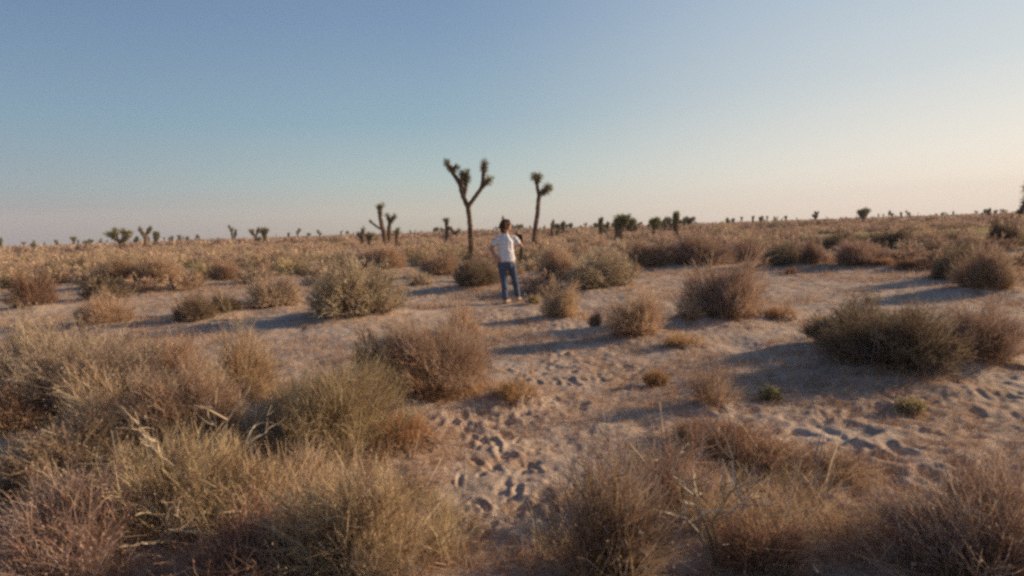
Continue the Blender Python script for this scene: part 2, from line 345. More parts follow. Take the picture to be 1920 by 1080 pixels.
# ------------------------------------------------------------------ the shrubs one can single out
# (kind, px, base py, width px, height px, density, label[, name, category])
HERO = [
 ('sage', 95, 840, 330, 235, 1.0, 'pale grey-olive feathery shrub filling the left edge, above the rusty patch'),
 ('straw', 265, 765, 190, 135, .9, 'low straw-coloured shrub between the left-edge shrub and the pale upright spray'),
 ('straw', 432, 790, 160, 175, .8, 'pale upright feathery spray rising behind the big yellow-green shrub'),
 ('green', 565, 905, 340, 215, 1.2, 'big dense yellow-green shrub left of the sandy path, nearest the footprints'),
 ('mauve', 300, 905, 230, 175, 1.0, 'shaded grey-brown twiggy shrub touching the left side of the big yellow-green shrub'),  # shadow side of the yellow-green shrub, put into a browner material
 ('rust', 8, 850, 130, 110, 1.0, 'rusty orange dry shrub cut by the left edge of the photo'),
 ('rust', 195, 850, 110, 60, .8, 'small rusty orange tuft under the pale left shrubs'),
 ('olive', 75, 985, 300, 150, 1.0, 'dark shaded shrub low at the left edge, under the rusty one'),
 ('green', 330, 1040, 380, 160, .9, 'tangled pale green broken shrub with bare bleached branches at bottom left'),
 ('green', 670, 1120, 290, 240, 1.1, 'green-based grassy clump at the bottom edge, left of the dark path mouth'),
 ('mauve', 120, 1130, 420, 150, 1.0, 'dark brown trampled shrub in the bottom left corner'),
 ('rust', 470, 1130, 330, 130, 1.0, 'dark rust-brown low shrub at the bottom edge, under the bleached branches'),
 ('mauve', 828, 785, 265, 190, 1.0, 'large round tan shrub with a dark left side, centre foreground left of the path'),
 ('olive', 722, 778, 150, 150, 1.0, 'dark olive shrub forming the shaded left flank of the large central tan shrub'),  # shade side of the central shrub, carried by the dark foliage colour
 ('straw', 1205, 645, 125, 105, 1.0, 'tan twiggy shrub right of the path with orange grass at its right foot'),
 ('mauve', 1372, 615, 175, 125, 1.1, 'brown twiggy mid-size shrub with orange grass along its right foot'),
 ('straw', 1302, 618, 55, 50, .8, 'small orange-tan tuft at the left foot of the brown twiggy shrub'),
 ('olive', 1640, 672, 200, 105, 1.1, 'leftmost of the dark olive shrubs standing in the shade on the right'),
 ('olive', 1735, 715, 270, 135, 1.2, 'largest dark olive shrub on the right, standing in front of its neighbours'),
 ('mauve', 1880, 705, 190, 125, 1.1, 'red-brown shrub cut by the right edge, beside the largest dark olive shrub'),
 ('mauve', 1875, 1135, 420, 290, .85, 'big purplish brown twiggy shrub in the bottom right corner'),
 ('mauve', 1140, 1130, 265, 320, .8, 'tall pinkish tan grassy clump at the bottom, right of the path mouth', 'grass_clump', 'grass'),
 ('mauve', 1275, 990, 200, 160, .35, 'thin brown twigs standing between the tall tan grassy clump and the low dead shrub'),
 ('rust', 1400, 885, 300, 48, 1.0, 'flat dead brown shrub sprawling on the sand at lower right'),
 ('rust', 1430, 1095, 180, 130, .8, 'orange-brown dry clump around bleached bare branches at bottom right'),
 ('straw', 1345, 775, 100, 90, .45, 'sparse spray of thin pale twigs behind the flat dead brown shrub'),
 ('orange', 1232, 724, 55, 24, .8, 'small orange tuft alone on the footprinted sand with its own long shadow'),
 ('sage', 640, 612, 200, 120, 1.2, 'big round pale shrub left of the man, brightest dome in the left half'),
 ('sage', 500, 585, 100, 66, 1.1, 'pale shrub touching the left of the big round pale one'),
 ('olive', 352, 608, 92, 56, 1.1, 'dark round shrub with a long shadow, left of the paler shrubs'),
 ('olive', 412, 594, 62, 44, 1.0, 'small dark shrub between the dark round one and the pale one'),
 ('straw', 168, 616, 125, 58, 1.0, 'low tan shrub at left, just above the big left-edge shrubs'),
 ('rust', 42, 585, 75, 75, 1.2, 'dark-hearted red-brown hay-like clump at far left with a bright right rim'),
 ('straw', 185, 546, 135, 62, 1.1, 'long tan shrub at left with a thick dark shadow under it'),
 ('straw', 285, 542, 100, 58, 1.0, 'tan shrub right of the long tan one with the thick shadow'),
 ('straw', 415, 532, 80, 44, 1.0, 'small orange-footed tan shrub on the left strip of open sand'),
 ('olive', 888, 546, 92, 60, 1.2, 'dark green round shrub directly left of the man'),
 ('straw', 815, 522, 85, 48, 1.1, 'tan shrub with brown shaded base, left of the dark green one'),
 ('straw', 710, 510, 105, 52, 1.1, 'wide tan shrub above the shoulder of the big round pale one'),
 ('sage', 1128, 550, 145, 72, 1.3, 'large smooth pale green dome right of the man'),
 ('straw', 1050, 532, 85, 74, 1.1, 'tan-brown tall shrub between the man and the pale green dome'),
 ('straw', 1052, 603, 80, 66, .7, 'thin feathery tan bush on the sand in front of the green dome'),
 ('mauve', 1118, 617, 30, 34, .8, 'tiny dark twig tuft between the feathery tan bush and the twiggy shrub'),
 ('mauve', 1232, 508, 110, 58, 1.1, 'brown shrub behind and right of the green dome'),
 ('mauve', 1325, 506, 115, 66, 1.1, 'tall brown shrub, second to the right of the green dome'),
 ('mauve', 1410, 500, 80, 50, 1.0, 'brown shrub with a blue shadow at its foot, third right of the green dome'),
 ('olive', 1478, 504, 75, 48, 1.1, 'dark-sided shrub above the tiny yellow tuft on the right'),
 ('mauve', 1530, 504, 60, 46, 1.0, 'red-brown shrub joined to the right of the dark-sided one'),
 ('mauve', 1632, 507, 105, 56, 1.1, 'brown domed shrub with orange grass on its right, at right mid distance'),
 ('orange', 1487, 517, 26, 18, .9, 'tiny bright yellow tuft on the edge of the right-hand sand'),
 ('rust', 1728, 510, 75, 22, 1.0, 'low dark brown mound ringed by orange grass at right'),
 ('olive', 1815, 533, 105, 76, 1.2, 'dark grey-brown shrub left of the pinkish one near the right edge'),
 ('mauve', 1885, 556, 120, 90, 1.2, 'pinkish brown rounded shrub at right edge, throwing a broad shadow on the sand'),
 ('olive', 1905, 470, 70, 62, 1.1, 'dark shrub at the right edge under the leaning joshua tree branch'),
 ('olive', 1600, 470, 110, 34, 1.0, 'left end of the long dark shrub row before the yellow-green grass'),
 ('olive', 1680, 470, 110, 36, 1.0, 'middle of the long dark shrub row before the yellow-green grass'),
 ('mauve', 1755, 470, 90, 32, 1.0, 'right end of the long dark shrub row before the yellow-green grass'),
 ('forb', 1003, 571, 38, 20, .6, 'small low weed on the sand at the man\'s right foot'),
 ('forb', 1447, 752, 36, 22, .5, 'small yellow-green weed on the lower right sand'),
 ('forb', 1715, 778, 48, 20, .4, 'thin yellow-green weed by the shadow edge at lower right'),
 ('orange', 1285, 660, 90, 28, .7, 'low orange grass at the right foot of the tan twiggy shrub', 'grass_tuft', 'grass'),
 ('orange', 1462, 612, 80, 24, .8, 'low orange grass right of the brown mid-size shrub', 'grass_tuft', 'grass'),
 ('orange', 965, 775, 95, 62, .7, 'pale orange grass on the right foot of the large central tan shrub', 'grass_tuft', 'grass'),
 ('orange', 1665, 508, 60, 18, .9, 'orange grass right of the brown domed shrub at right mid distance', 'grass_tuft', 'grass'),
 ('straw', 868, 640, 90, 74, .5, 'wispy pale spray standing behind the large central tan shrub'),
 ('straw', 1600, 925, 200, 40, .5, 'flat straw litter clump on the lower right sand', 'grass_tuft', 'grass'),
 ('straw', 175, 905, 210, 165, .9, 'straw shrub between the shaded grey-brown one and the dark one at the left edge'),
 ('sage', 30, 745, 190, 140, .9, 'pale shrub at the left edge behind the feathery grey-olive one'),
 ('straw', 385, 870, 150, 130, .8, 'tan shrub tucked between the upright spray and the shaded grey-brown one'),
 ('straw', 520, 1010, 260, 120, .9, 'pale straw clump right of the bleached branches, before the yellow-green shrub'),
 ('straw', 180, 1060, 260, 150, .8, 'straw-tipped clump in the lower left, right of the dark trampled one'),
 ('orange', 740, 880, 170, 70, .6, 'pale orange grass on the sand right of the big yellow-green shrub', 'grass_tuft', 'grass'),
]
KIND['orange'] = ('orange', dict(upright=.7, tw=.0045, leafl=.015, lump=.3, twl=.08, root=.4), .3)
KIND['forb'] = ('forb', dict(upright=.5, tw=.005, leafl=.03, lump=.3, twl=.06, root=.3), 1.2)
PLACE = []
for hdef in HERO:
    kind, px, by, wpx, hpx, dens, lab = hdef[:7]
    g = ground_at(px, by); s = FPX / g.y * 1.0
    wm, hm = wpx / s * (1.22 if 500 < by < 1200 and wpx > 60 else 1.1), hpx / s * 1.10
    g.y += wm * .30 * (1 if by < 1000 else .2); g.x *= 1 + 0 * g.y      # base line is the near rim of the clump
    wm *= 1.0; PLACE.append((hdef, g, wm, hm))
    if hm > .2: MOUNDS.append((g.x, g.y, wm * .55, min(.14, .13 * hm)))

# ------------------------------------------------------------------ ground
def build_ground():
    ra = np.concatenate([[0.25], np.geomspace(1.2, 42, 640), np.geomspace(42.8, 1500, 110)])
    aa = np.concatenate([np.linspace(-180, -62, 40)[:-1], np.linspace(-62, -46, 60)[:-1], np.linspace(-46, 46, 800), np.linspace(46, 62, 60)[1:], np.linspace(62, 180, 40)[1:-1]])
    A = np.radians(aa); na = len(A); nr = len(ra)
    X = np.outer(ra, np.sin(A)); Y = np.outer(ra, np.cos(A))
    Z = height(X.ravel(), Y.ravel()).reshape(X.shape)
    for (fx, fy, an, a, b_, dp) in FEET:
        i0 = np.searchsorted(ra, math.hypot(fx, fy) - .5); i1 = np.searchsorted(ra, math.hypot(fx, fy) + .5)
        dx = X[i0:i1] - fx; dy = Y[i0:i1] - fy
        u = (dx * math.cos(an) + dy * math.sin(an)) / a; v = (-dx * math.sin(an) + dy * math.cos(an)) / b_
        q = u * u + v * v
        Z[i0:i1] += -dp * np.exp(-q * q * .6) + dp * .45 * np.exp(-(np.sqrt(q) - 1.6) ** 2 * 3)
    Vv = np.stack([X, Y, Z], -1).reshape(-1, 3)
    i = np.arange(nr - 1)[:, None] * na; j = np.arange(na)[None]; j2 = (j + 1) % na
    F = np.stack([i + j, i + na + j, i + na + j2, i + j2], -1).reshape(-1, 4)[:, ::-1]
    # close the hole under the camera with a small fan of quads
    c = len(Vv); Vv = np.concatenate([Vv, [[0, 0, 0]]])
    k = np.arange(0, na - 2, 2); fan = np.stack([k, k + 1, k + 2, np.full(len(k), c)], -1)[:, ::-1]
    last = np.array([[na - 1 if na % 2 == 0 else na - 1, 0, c, c]])
    me = np_mesh('ground', Vv, np.concatenate([F, fan]), [MATS['sand']], smooth=True)
    o = link('ground', me); tag(o, 'pale rippled desert sand with footprints reaching to the flat horizon', 'ground', kind='structure')
build_ground()

# ------------------------------------------------------------------ place the shrubs
KNAME = {'sage': 'desert_shrub', 'straw': 'desert_shrub', 'green': 'desert_shrub', 'rust': 'dry_shrub', 'olive': 'desert_shrub', 'mauve': 'twiggy_shrub', 'grass': 'grass_clump', 'orange': 'grass_tuft', 'forb': 'small_weed'}
KCAT = {'grass_clump': 'grass', 'grass_tuft': 'grass', 'small_weed': 'weed'}
PROTO = {}
def proto(kind, k):
    if (kind, k) not in PROTO:
        PROTO[(kind, k)] = shrub_meshes(900 + k * 7 + len(kind) * 131, kind, 1.5, .85, 1.25, 1.45)
    return PROTO[(kind, k)]
for i, (hdef, g, wm, hm) in enumerate(PLACE):
    kind, dens, lab = hdef[0], hdef[5], hdef[6]
    nm = hdef[7] if len(hdef) > 7 else KNAME[kind]
    ct = hdef[8] if len(hdef) > 8 else KCAT.get(nm, 'shrub')
    root = empty(nm, (g.x, g.y, hz(g.x, g.y) - .01)); tag(root, lab, ct)
    if g.y < 9.5 or kind in ('forb', 'orange', 'grass'):
        sm, fm = shrub_meshes(50 + i * 3, kind, wm, hm, dens * (1.0 if g.y < 7 else .8), 1.0 if g.y < 7 else 1.35)
        link('stems', sm, root); link('foliage', fm, root)
    else:
        sm, fm = proto(kind, i % 2)
        for nm2, me in (('stems', sm), ('foliage', fm)):
            link(nm2, me, root)
        root.scale = (wm / 1.5, wm / 1.5, hm / .85); root.rotation_euler.z = i * 1.7

# ------------------------------------------------------------------ bleached bare branches
def branch_tree(seed, h, spread, n=5, w=.014):
    rg = np.random.RandomState(seed); P0 = []; P1 = []; P2 = []; W0 = []; W1 = []
    def grow(p, d, ln, wd, lev):
        e = p + d * ln; mid = (p + e) / 2 + rg.randn(3) * ln * .12
        P0.append(p); P1.append(mid); P2.append(e); W0.append(wd); W1.append(wd * .6)
        if lev > 0:
            for _ in range(rg.randint(2, 4)):
                grow(e, nrmz(d + rg.randn(3) * .55), ln * (.5 + .3 * rg.rand()), wd * .6, lev - 1)
    for _ in range(n):
        d = nrmz(np.array([rg.randn() * spread, rg.randn() * spread, 1.0])); grow(np.array([0., 0, 0]), d, h * (.35 + .2 * rg.rand()), w, 3)
    P0, P1, P2 = map(np.array, (P0, P1, P2))
    for P in (P0, P1, P2): P[:, 2] = np.maximum(P[:, 2], .0)
    # rounded twigs: three crossed ribbons each
    g = cat(strips(P0, P1, P2, W0, W1, rg, 4), strips(P0, P1, P2, W0, W1, rg, 4), strips(P0, P1, P2, W0, W1, rg, 4))
    return np_mesh('branches', g[0], g[1], [MATS['palewood']])
DEAD = [(1345, 1078, 250, .30, 7, .016, 'bleached forked bare branches standing in the orange-brown clump at bottom right'),
        (395, 985, 210, 1.3, 7, .016, 'bleached tangle of bare branches lying over the pale green broken shrub'),
        (345, 1065, 180, 1.0, 4, .018, 'curved pale bare branch at the bottom edge, below the bleached tangle'),
        (1330, 860, 90, .5, 3, .010, 'thin bare branches sticking up from the flat dead brown shrub'),
        (1345, 760, 85, .4, 3, .007, 'very thin bare twigs rising from the sparse pale spray'),
        (560, 935, 100, 1.3, 3, .010, 'pale bare twigs lying at the foot of the big yellow-green shrub'),
        (890, 925, 70, 2.6, 2, .010, 'dry stick fan lying on the sand left of the path mouth'),
        (1800, 1050, 150, .6, 4, .008, 'thin pale twigs poking out of the purplish shrub in the bottom right corner')]
for i, (px, by, hpx, sp, nn, wd, lab) in enumerate(DEAD):
    g = ground_at(px, by); hm = hpx * g.y / FPX
    o = link('dead_branch', branch_tree(300 + i, hm, sp, nn, wd * (hm / .4)), None, (g.x, g.y, hz(g.x, g.y) - .02)); tag(o, lab, 'branch')

# ------------------------------------------------------------------ scattered shrubs to about 45 m, one object each
rg = np.random.RandomState(77)
CLEAR = [  # open sand seen between the shrubs, in pixels of the photograph
  [(600, 535), (1010, 535), (1010, 600), (1120, 650), (1560, 640), (1560, 760), (1920, 730), (1920, 960), (620, 1000), (560, 700), (230, 660), (230, 615), (600, 612)],
  [(1200, 508), (1760, 512), (1920, 560), (1920, 600), (1480, 590), (1200, 560)],
  [(330, 545), (470, 540), (470, 590), (250, 600), (230, 560)], [(690, 512), (760, 516), (840, 530), (690, 536)], [(560, 520), (600, 560), (300, 640), (230, 600)]]
def inpoly(x, y, P):
    c = False; j = len(P) - 1
    for i in range(len(P)):
        if (P[i][1] > y) != (P[j][1] > y) and x < (P[j][0] - P[i][0]) * (y - P[i][1]) / (P[j][1] - P[i][1]) + P[i][0]: c = not c
        j = i
    return c
def proj(x, y, z=0):
    v = V((x, y, z - CAMH)); q = v.dot(fw)
    return W2 + FPX * v.dot(rt) / q, H2 - FPX * v.dot(up) / q
PTS = [(g.x, g.y, wm) for (_, g, wm, _) in PLACE]
SINGLE = []
mx_try = 0
while len(SINGLE) < 228 and mx_try < 60000:
    mx_try += 1
    Y = math.sqrt(rg.uniform(14 ** 2, 38 ** 2)); X = rg.uniform(-.93, .93) * Y
    wd = rg.uniform(.9, 2.4) * (1.0 if X < 5 else 1.15)
    px, py = proj(X, Y)
    if py > 500 and any(inpoly(px, py, P) for P in CLEAR): continue
    if 1180 < px < 1500 and py > 470 and rg.rand() < .5: continue
    if 1690 < px < 1900 and 428 < py < 450: continue
    if any((X - a) ** 2 + (Y - b) ** 2 < (.33 * (wd + c)) ** 2 for a, b, c in PTS): continue
    if 860 < px < 905 and py > 489 and Y < 33: continue
    PTS.append((X, Y, wd)); SINGLE.append((X, Y, wd))
def midmesh(seed, kind, n=1.0):
    fm, p, lf = KIND[kind]; p = dict(p); p['tw'] = .022; p['leafl'] = .062; p['twl'] = .17
    s, f = shrub(seed, 1.5, .8, int(70 * n), int(900 * n), int(900 * n), stemw=.02, **p)
    Vv, F = cat(s, f); mi = np.concatenate([np.zeros(len(s[1]), int), np.ones(len(f[1]), int)])
    return np_mesh('shrub', Vv, F, [MATS['wood'], MATS[fm]], mi)
MID = {k: [midmesh(10 + j, k) for j in range(3)] for k in ('sage', 'straw', 'mauve', 'olive', 'green')}
for (X, Y, wd) in SINGLE:
    left = X < .15 * Y
    kind = rg.choice(['sage', 'straw', 'mauve', 'olive', 'green'], p=[.16, .52, .12, .06, .14] if left else [.10, .28, .40, .17, .05])
    o = link('desert_shrub', MID[kind][rg.randint(3)], None, (X, Y, hz(X, Y) - .02))
    s = wd / 1.5; o.scale = (s * rg.uniform(.9, 1.2), s * rg.uniform(.9, 1.2), min(s, 1.2) * rg.uniform(.7, 1.1)); o.rotation_euler.z = rg.uniform(0, 6.28)
    kd = {'sage': 'pale grey-green', 'straw': 'tan', 'mauve': 'brown', 'olive': 'dark olive', 'green': 'yellow-green'}[kind]
    side = 'left of the two-headed joshua tree' if left else 'right of the two-headed joshua tree'
    dst = 'just beyond the man' if Y < 28 else 'far beyond the man'
    tag(o, '%s shrub %s, %s' % (kd, dst, side), 'shrub', '%s shrubs %s, %s' % (kd, dst, side))

# ------------------------------------------------------------------ far scrub that reads as one mass
def far_scrub():
    Vs = []; Fs = []; Ms = []; off = 0
    kinds = ['sage', 'straw', 'mauve', 'olive', 'green']; mats = [MATS[KIND[k][0]] for k in kinds]
    pr = []
    for k in kinds:
        for lod, (ns, ntg, nl, tw, ll) in enumerate(((12, 170, 170, .05, .11), (8, 55, 60, .10, .22))):
            p = dict(KIND[k][1]); p['tw'] = tw; p['leafl'] = ll; p['twl'] = .2
            _, f = shrub(40 + lod, 1.5, .8, ns * 3, ntg, nl, stemw=.03, **p); pr.append(f)
    def put(X, Y, s, ki, lod, zs=1.0):
        nonlocal off
        v, f = pr[ki * 2 + lod]; a = rg.uniform(0, 6.28); ca, sa = math.cos(a), math.sin(a)
        z = hz(X, Y) if Y < 250 else 0
        q = np.stack([(v[:, 0] * ca - v[:, 1] * sa) * s + X, (v[:, 0] * sa + v[:, 1] * ca) * s + Y, v[:, 2] * s * zs + z - .03], 1)
        Vs.append(q); Fs.append(f + off); Ms.append(np.full(len(f), ki)); off += len(v)
    for _ in range(3600):
        Y = math.sqrt(rg.uniform(37 ** 2, 135 ** 2)); X = rg.uniform(-.95, .95) * Y
        px, py = proj(X, Y)
        if 1520 < px < 1880 and 45 < Y < 62: continue
        pl = [.12, .50, .16, .08, .14] if X < .2 * Y else [.10, .26, .36, .22, .06]
        put(X, Y, rg.uniform(.6, 1.5), rg.choice(5, p=pl), 0, rg.uniform(.7, 1.0))
    for _ in range(4200):
        Y = 130 * (900 / 130.) ** rg.rand(); X = rg.uniform(-.95, .95) * Y
        pl = [.12, .42, .24, .12, .10] if X < .2 * Y else [.08, .2, .4, .28, .04]
        put(X, Y, rg.uniform(.8, 1.9) * (1 + Y / 500), rg.choice(5, p=pl), 1, .8)
    for _ in range(1900):
        Y = 110 * (700 / 110.) ** rg.rand(); X = rg.uniform(-.95, .95) * Y
        if vnoise(np.array([X / 55.]), np.array([Y / 90.]), 5)[0] < -.08: continue
        hh = rg.uniform(1.5, 2.4) + Y * (.0016 if X < .3 * Y else .0006)
        put(X, Y, hh / .9 * rg.uniform(.8, 1.2), rg.choice(5, p=[.1, .2, .3, .35, .05]), 1, rg.uniform(.75, 1.1))
    me = np_mesh('distant_scrub', np.concatenate(Vs), np.concatenate(Fs), mats, np.concatenate(Ms))
    tag(link('distant_scrub', me), 'continuous mass of low tan and brown scrub running to the horizon', 'scrub', kind='stuff')
far_scrub()

# ------------------------------------------------------------------ dry grass and litter on the sand
def litter():
    gs = []
    n = 60000
    rr_ = np.random.RandomState(9)
    Y = 1.8 * (26 / 1.8) ** rr_.rand(n); X = (rr_.rand(n) * 2 - 1) * Y * .95
    k = fbm(X / 1.1, Y / 1.1, 3, 71) + .25 * fbm(X / .3, Y / .3, 2, 81)
    bx = np.array([[g.x, g.y, wm] for (_, g, wm, _) in PLACE]); near = np.zeros(n)
    for a, b_, c in bx: near = np.maximum(near, 1 - np.clip((np.hypot(X - a, Y - b_) - c * .45) / .45, 0, 1))
    keep = rr_.rand(n) < np.clip(k * 2.0 + .05 + near * .9, 0, 1) * .9
    X, Y = X[keep], Y[keep]; n = len(X); rep = 4
    X = np.repeat(X, rep) + rr_.randn(n * rep) * .02; Y = np.repeat(Y, rep) + rr_.randn(n * rep) * .02; n *= rep
    Z = height(X, Y)
    P = np.stack([X, Y, Z - .004], 1); D = nrmz(np.stack([rr_.randn(n), rr_.randn(n), np.abs(rr_.randn(n)) * .8 + .1], 1))
    ln = .04 + .09 * rr_.rand(n); E = P + D * ln[:, None]; M = (P + E) / 2 + rr_.randn(n, 3) * .008; E[:, 2] -= .01
    wv = .0034 * np.maximum(1, Y / 5)
    v, f = strips(P, M, E, wv, wv * .4, rr_, 2)
    mi = np.repeat(rr_.rand(n) < .5, 2).astype(int)
    m2 = 22000; Y = 5.5 * (34 / 5.5) ** (rr_.rand(m2) ** .8); X = (rr_.rand(m2) * 2 - 1) * Y * .95
    k2 = fbm(X / 1.7, Y / 1.3, 3, 171); keep = k2 > .13 - .10 * sstep(9, 20, Y); X, Y = X[keep], Y[keep]; q_ = 5
    X = np.repeat(X, q_) + rr_.randn(len(X) * q_) * .05; Y = np.repeat(Y, q_) + rr_.randn(len(Y) * q_) * .05; m2 = len(X)
    P = np.stack([X, Y, height(X, Y, False) - .01], 1); D = nrmz(np.stack([rr_.randn(m2) * .6, rr_.randn(m2) * .6, .5 + rr_.rand(m2)], 1))
    ln = .05 + .11 * rr_.rand(m2); E = P + D * ln[:, None]; M = (P + E) / 2 + rr_.randn(m2, 3) * .01
    wv = .0036 * np.maximum(1, Y / 6); v2, f2 = strips(P, M, E, wv, wv * .4, rr_, 2)
    v, f = cat((v, f), (v2, f2)); mi = np.concatenate([mi, np.repeat(np.where(rr_.rand(m2) < .35, 0, 1), 2)])
    tag(link('dry_grass', np_mesh('dry_grass', v, f, [MATS['orange'], MATS['straw']], mi)), 'sparse dry straw and twig litter over the sand', 'grass', kind='stuff')
litter()
def tangle():
    rr_ = np.random.RandomState(29)
    polys = [([(0, 640), (280, 640), (430, 700), (700, 760), (760, 880), (860, 980), (850, 1075), (0, 1075)], 5200), ([(1000, 900), (1290, 850), (1500, 880), (1560, 1000), (1920, 960), (1920, 1075), (1000, 1075)], 900)]
    gs = []; mi = []
    for P_, n in polys:
        xs = [p[0] for p in P_]; ys = [p[1] for p in P_]
        Q = []
        while len(Q) < n:
            # even spread over the ground, not over the picture
            y_ = 1840 / rr_.uniform(1840 / (max(ys) - 440), 1840 / (min(ys) - 440)) + 440; x_ = rr_.uniform(min(xs), max(xs))
            if inpoly(x_, y_, P_): g = ground_at(x_, y_); Q.append((g.x, g.y))
        Q = np.array(Q); k = fbm(Q[:, 0] / .8, Q[:, 1] / .8, 3, 91); Q = Q[k > -.22]
        rep_ = 9; Q = np.repeat(Q, rep_, 0) + rr_.randn(len(Q) * rep_, 2) * .035; m_ = len(Q)
        P0 = np.stack([Q[:, 0], Q[:, 1], height(Q[:, 0], Q[:, 1], False) - .03], 1)
        tall = .10 + .22 * np.clip(fbm(Q[:, 0] / .6, Q[:, 1] / .6, 2, 95) + .35, 0, 1)
        D = nrmz(np.stack([rr_.randn(m_) * .75, rr_.randn(m_) * .75, .35 + rr_.rand(m_)], 1)); ln = tall * (.5 + rr_.rand(m_))
        E = P0 + D * ln[:, None]; M = (P0 + E) / 2 + rr_.randn(m_, 3) * (ln * .18)[:, None]; E[:, 2] -= ln * .25 * rr_.rand(m_)
        big = rr_.rand(m_) < .016; E[big] = P0[big] + D[big] * (ln[big] * 2.2)[:, None]; E[big, 2] *= .8
        v = strips(P0, M, E, np.where(big, .011, .0044), np.where(big, .004, .0014), rr_, 3); gs.append(v)
        zone = np.clip(fbm(Q[:, 0] / 1.1, Q[:, 1] / 1.1, 2, 97) + .5 + rr_.randn(m_) * .12, 0, .999)
        mi.append(np.repeat(np.where(big, 4, (zone * 4).astype(int)), 3))
    v, f = cat(*gs)
    tag(link('dry_brush', np_mesh('dry_brush', v, f, [MATS['rust'], MATS['mauve'], MATS['straw'], MATS['green'], MATS['palewood']], np.concatenate(mi))), 'tangled mat of dry stalks between the nearest shrubs', 'brush', kind='stuff')
tangle()
def meadow():
    rr_ = np.random.RandomState(19); gs = []
    for (pa, pb, ya, yb, n) in ((1540, 1880, 428, 458, 17000), (1300, 1560, 428, 440, 6000), (0, 330, 478, 500, 5000)):
        px = rr_.uniform(pa, pb, n); py = rr_.uniform(ya, yb, n)
        Q = np.array([tuple(ground_at(a, b_))[:2] for a, b_ in zip(px, py)])
        k = vnoise(Q[:, 0] / 3, Q[:, 1] / 3, 7) > -.15; Q = Q[k]
        P = np.stack([Q[:, 0], Q[:, 1], height(Q[:, 0], Q[:, 1], False) - .02], 1); m_ = len(P)
        D = nrmz(np.stack([rr_.randn(m_) * .5, rr_.randn(m_) * .5, np.ones(m_)], 1)); ln = .12 + .16 * rr_.rand(m_)
        E = P + D * ln[:, None]; gs.append(strips(P, (P + E) / 2, E, np.full(m_, .06), np.full(m_, .02), rr_, 1))
    v, f = cat(*gs)
    tag(link('grass', np_mesh('grass', v, f, [MATS['forb']])), 'yellow-green low growth in bands at far right and left', 'grass', kind='stuff')
meadow()

# ------------------------------------------------------------------ joshua trees
def tube(pts, rad, sides=8, rg=None, Vs=None, Fs=None):
    pts = np.array(pts, float); n = len(pts); T = np.gradient(pts, axis=0); T = nrmz(T)
    o = sum(len(a) for a in Vs); ref = np.array([0, 1, 0.01])
    for i in range(n):
        a = nrmz(np.cross(T[i], ref)); b_ = np.cross(T[i], a)
        th = np.arange(sides) * 2 * math.pi / sides
        rr_ = rad[i] * (1 + (rg.rand(sides) - .5) * .28)
        Vs.append(pts[i] + (np.cos(th) * rr_)[:, None] * a + (np.sin(th) * rr_)[:, None] * b_)
    for i in range(n - 1):
        for s in range(sides):
            s2 = (s + 1) % sides; Fs.append((o + i * sides + s, o + i * sides + s2, o + (i + 1) * sides + s2, o + (i + 1) * sides + s))
def dens_poly(pts, rad, step):
    P = [np.array(pts[0], float)]; Rr = [rad[0]]
    for i in range(len(pts) - 1):
        a = np.array(pts[i], float); b_ = np.array(pts[i + 1], float); k = max(1, int(np.linalg.norm(b_ - a) / step))
        for j in range(1, k + 1):
            P.append(a + (b_ - a) * j / k); Rr.append(rad[i] + (rad[i + 1] - rad[i]) * j / k)
    P = np.array(P); 
    if len(P) > 4:
        for _ in range(2): P[1:-1] = (P[:-2] + 2 * P[1:-1] + P[2:]) / 4
    return P, Rr
def shag(P, Rr, rg, per, w, ln):
    """dead leaves folded down along a limb"""
    n = int(per * len(P)); i = rg.randint(0, len(P), n); T = nrmz(np.gradient(P, axis=0))
    o = nrmz(np.cross(T[i], rg.randn(n, 3))); A = P[i] + o * np.array(Rr)[i][:, None] * .8
    D = nrmz(o * .7 - T[i] * .5 + np.array([0, 0, -.6])); L_ = ln * (.6 + .7 * rg.rand(n))
    return leaves(A, D, L_, np.full(n, w), rg)
def rosette(c, axis, r, rg, n, w):
    """bayonet leaves bristling round a branch tip; returns live and dead leaves"""
    axis = nrmz(np.array(axis, float)); D = nrmz(rg.randn(n, 3)); D = nrmz(D + axis * .55)
    P = np.array(c) + D * r * .15 - axis * (rg.rand(n, 1) * r * .7)
    live = leaves(P, D, r * (.75 + .35 * rg.rand(n)), np.full(n, w), rg)
    m_ = n // 2; D2 = nrmz(rg.randn(m_, 3) - axis * .8 + np.array([0, 0, -.3])); P2 = np.array(c) - axis * r * (.5 + .7 * rg.rand(m_, 1))
    dead = leaves(P2, D2, r * (.55 + .35 * rg.rand(m_)), np.full(m_, w), rg)
    return live, dead
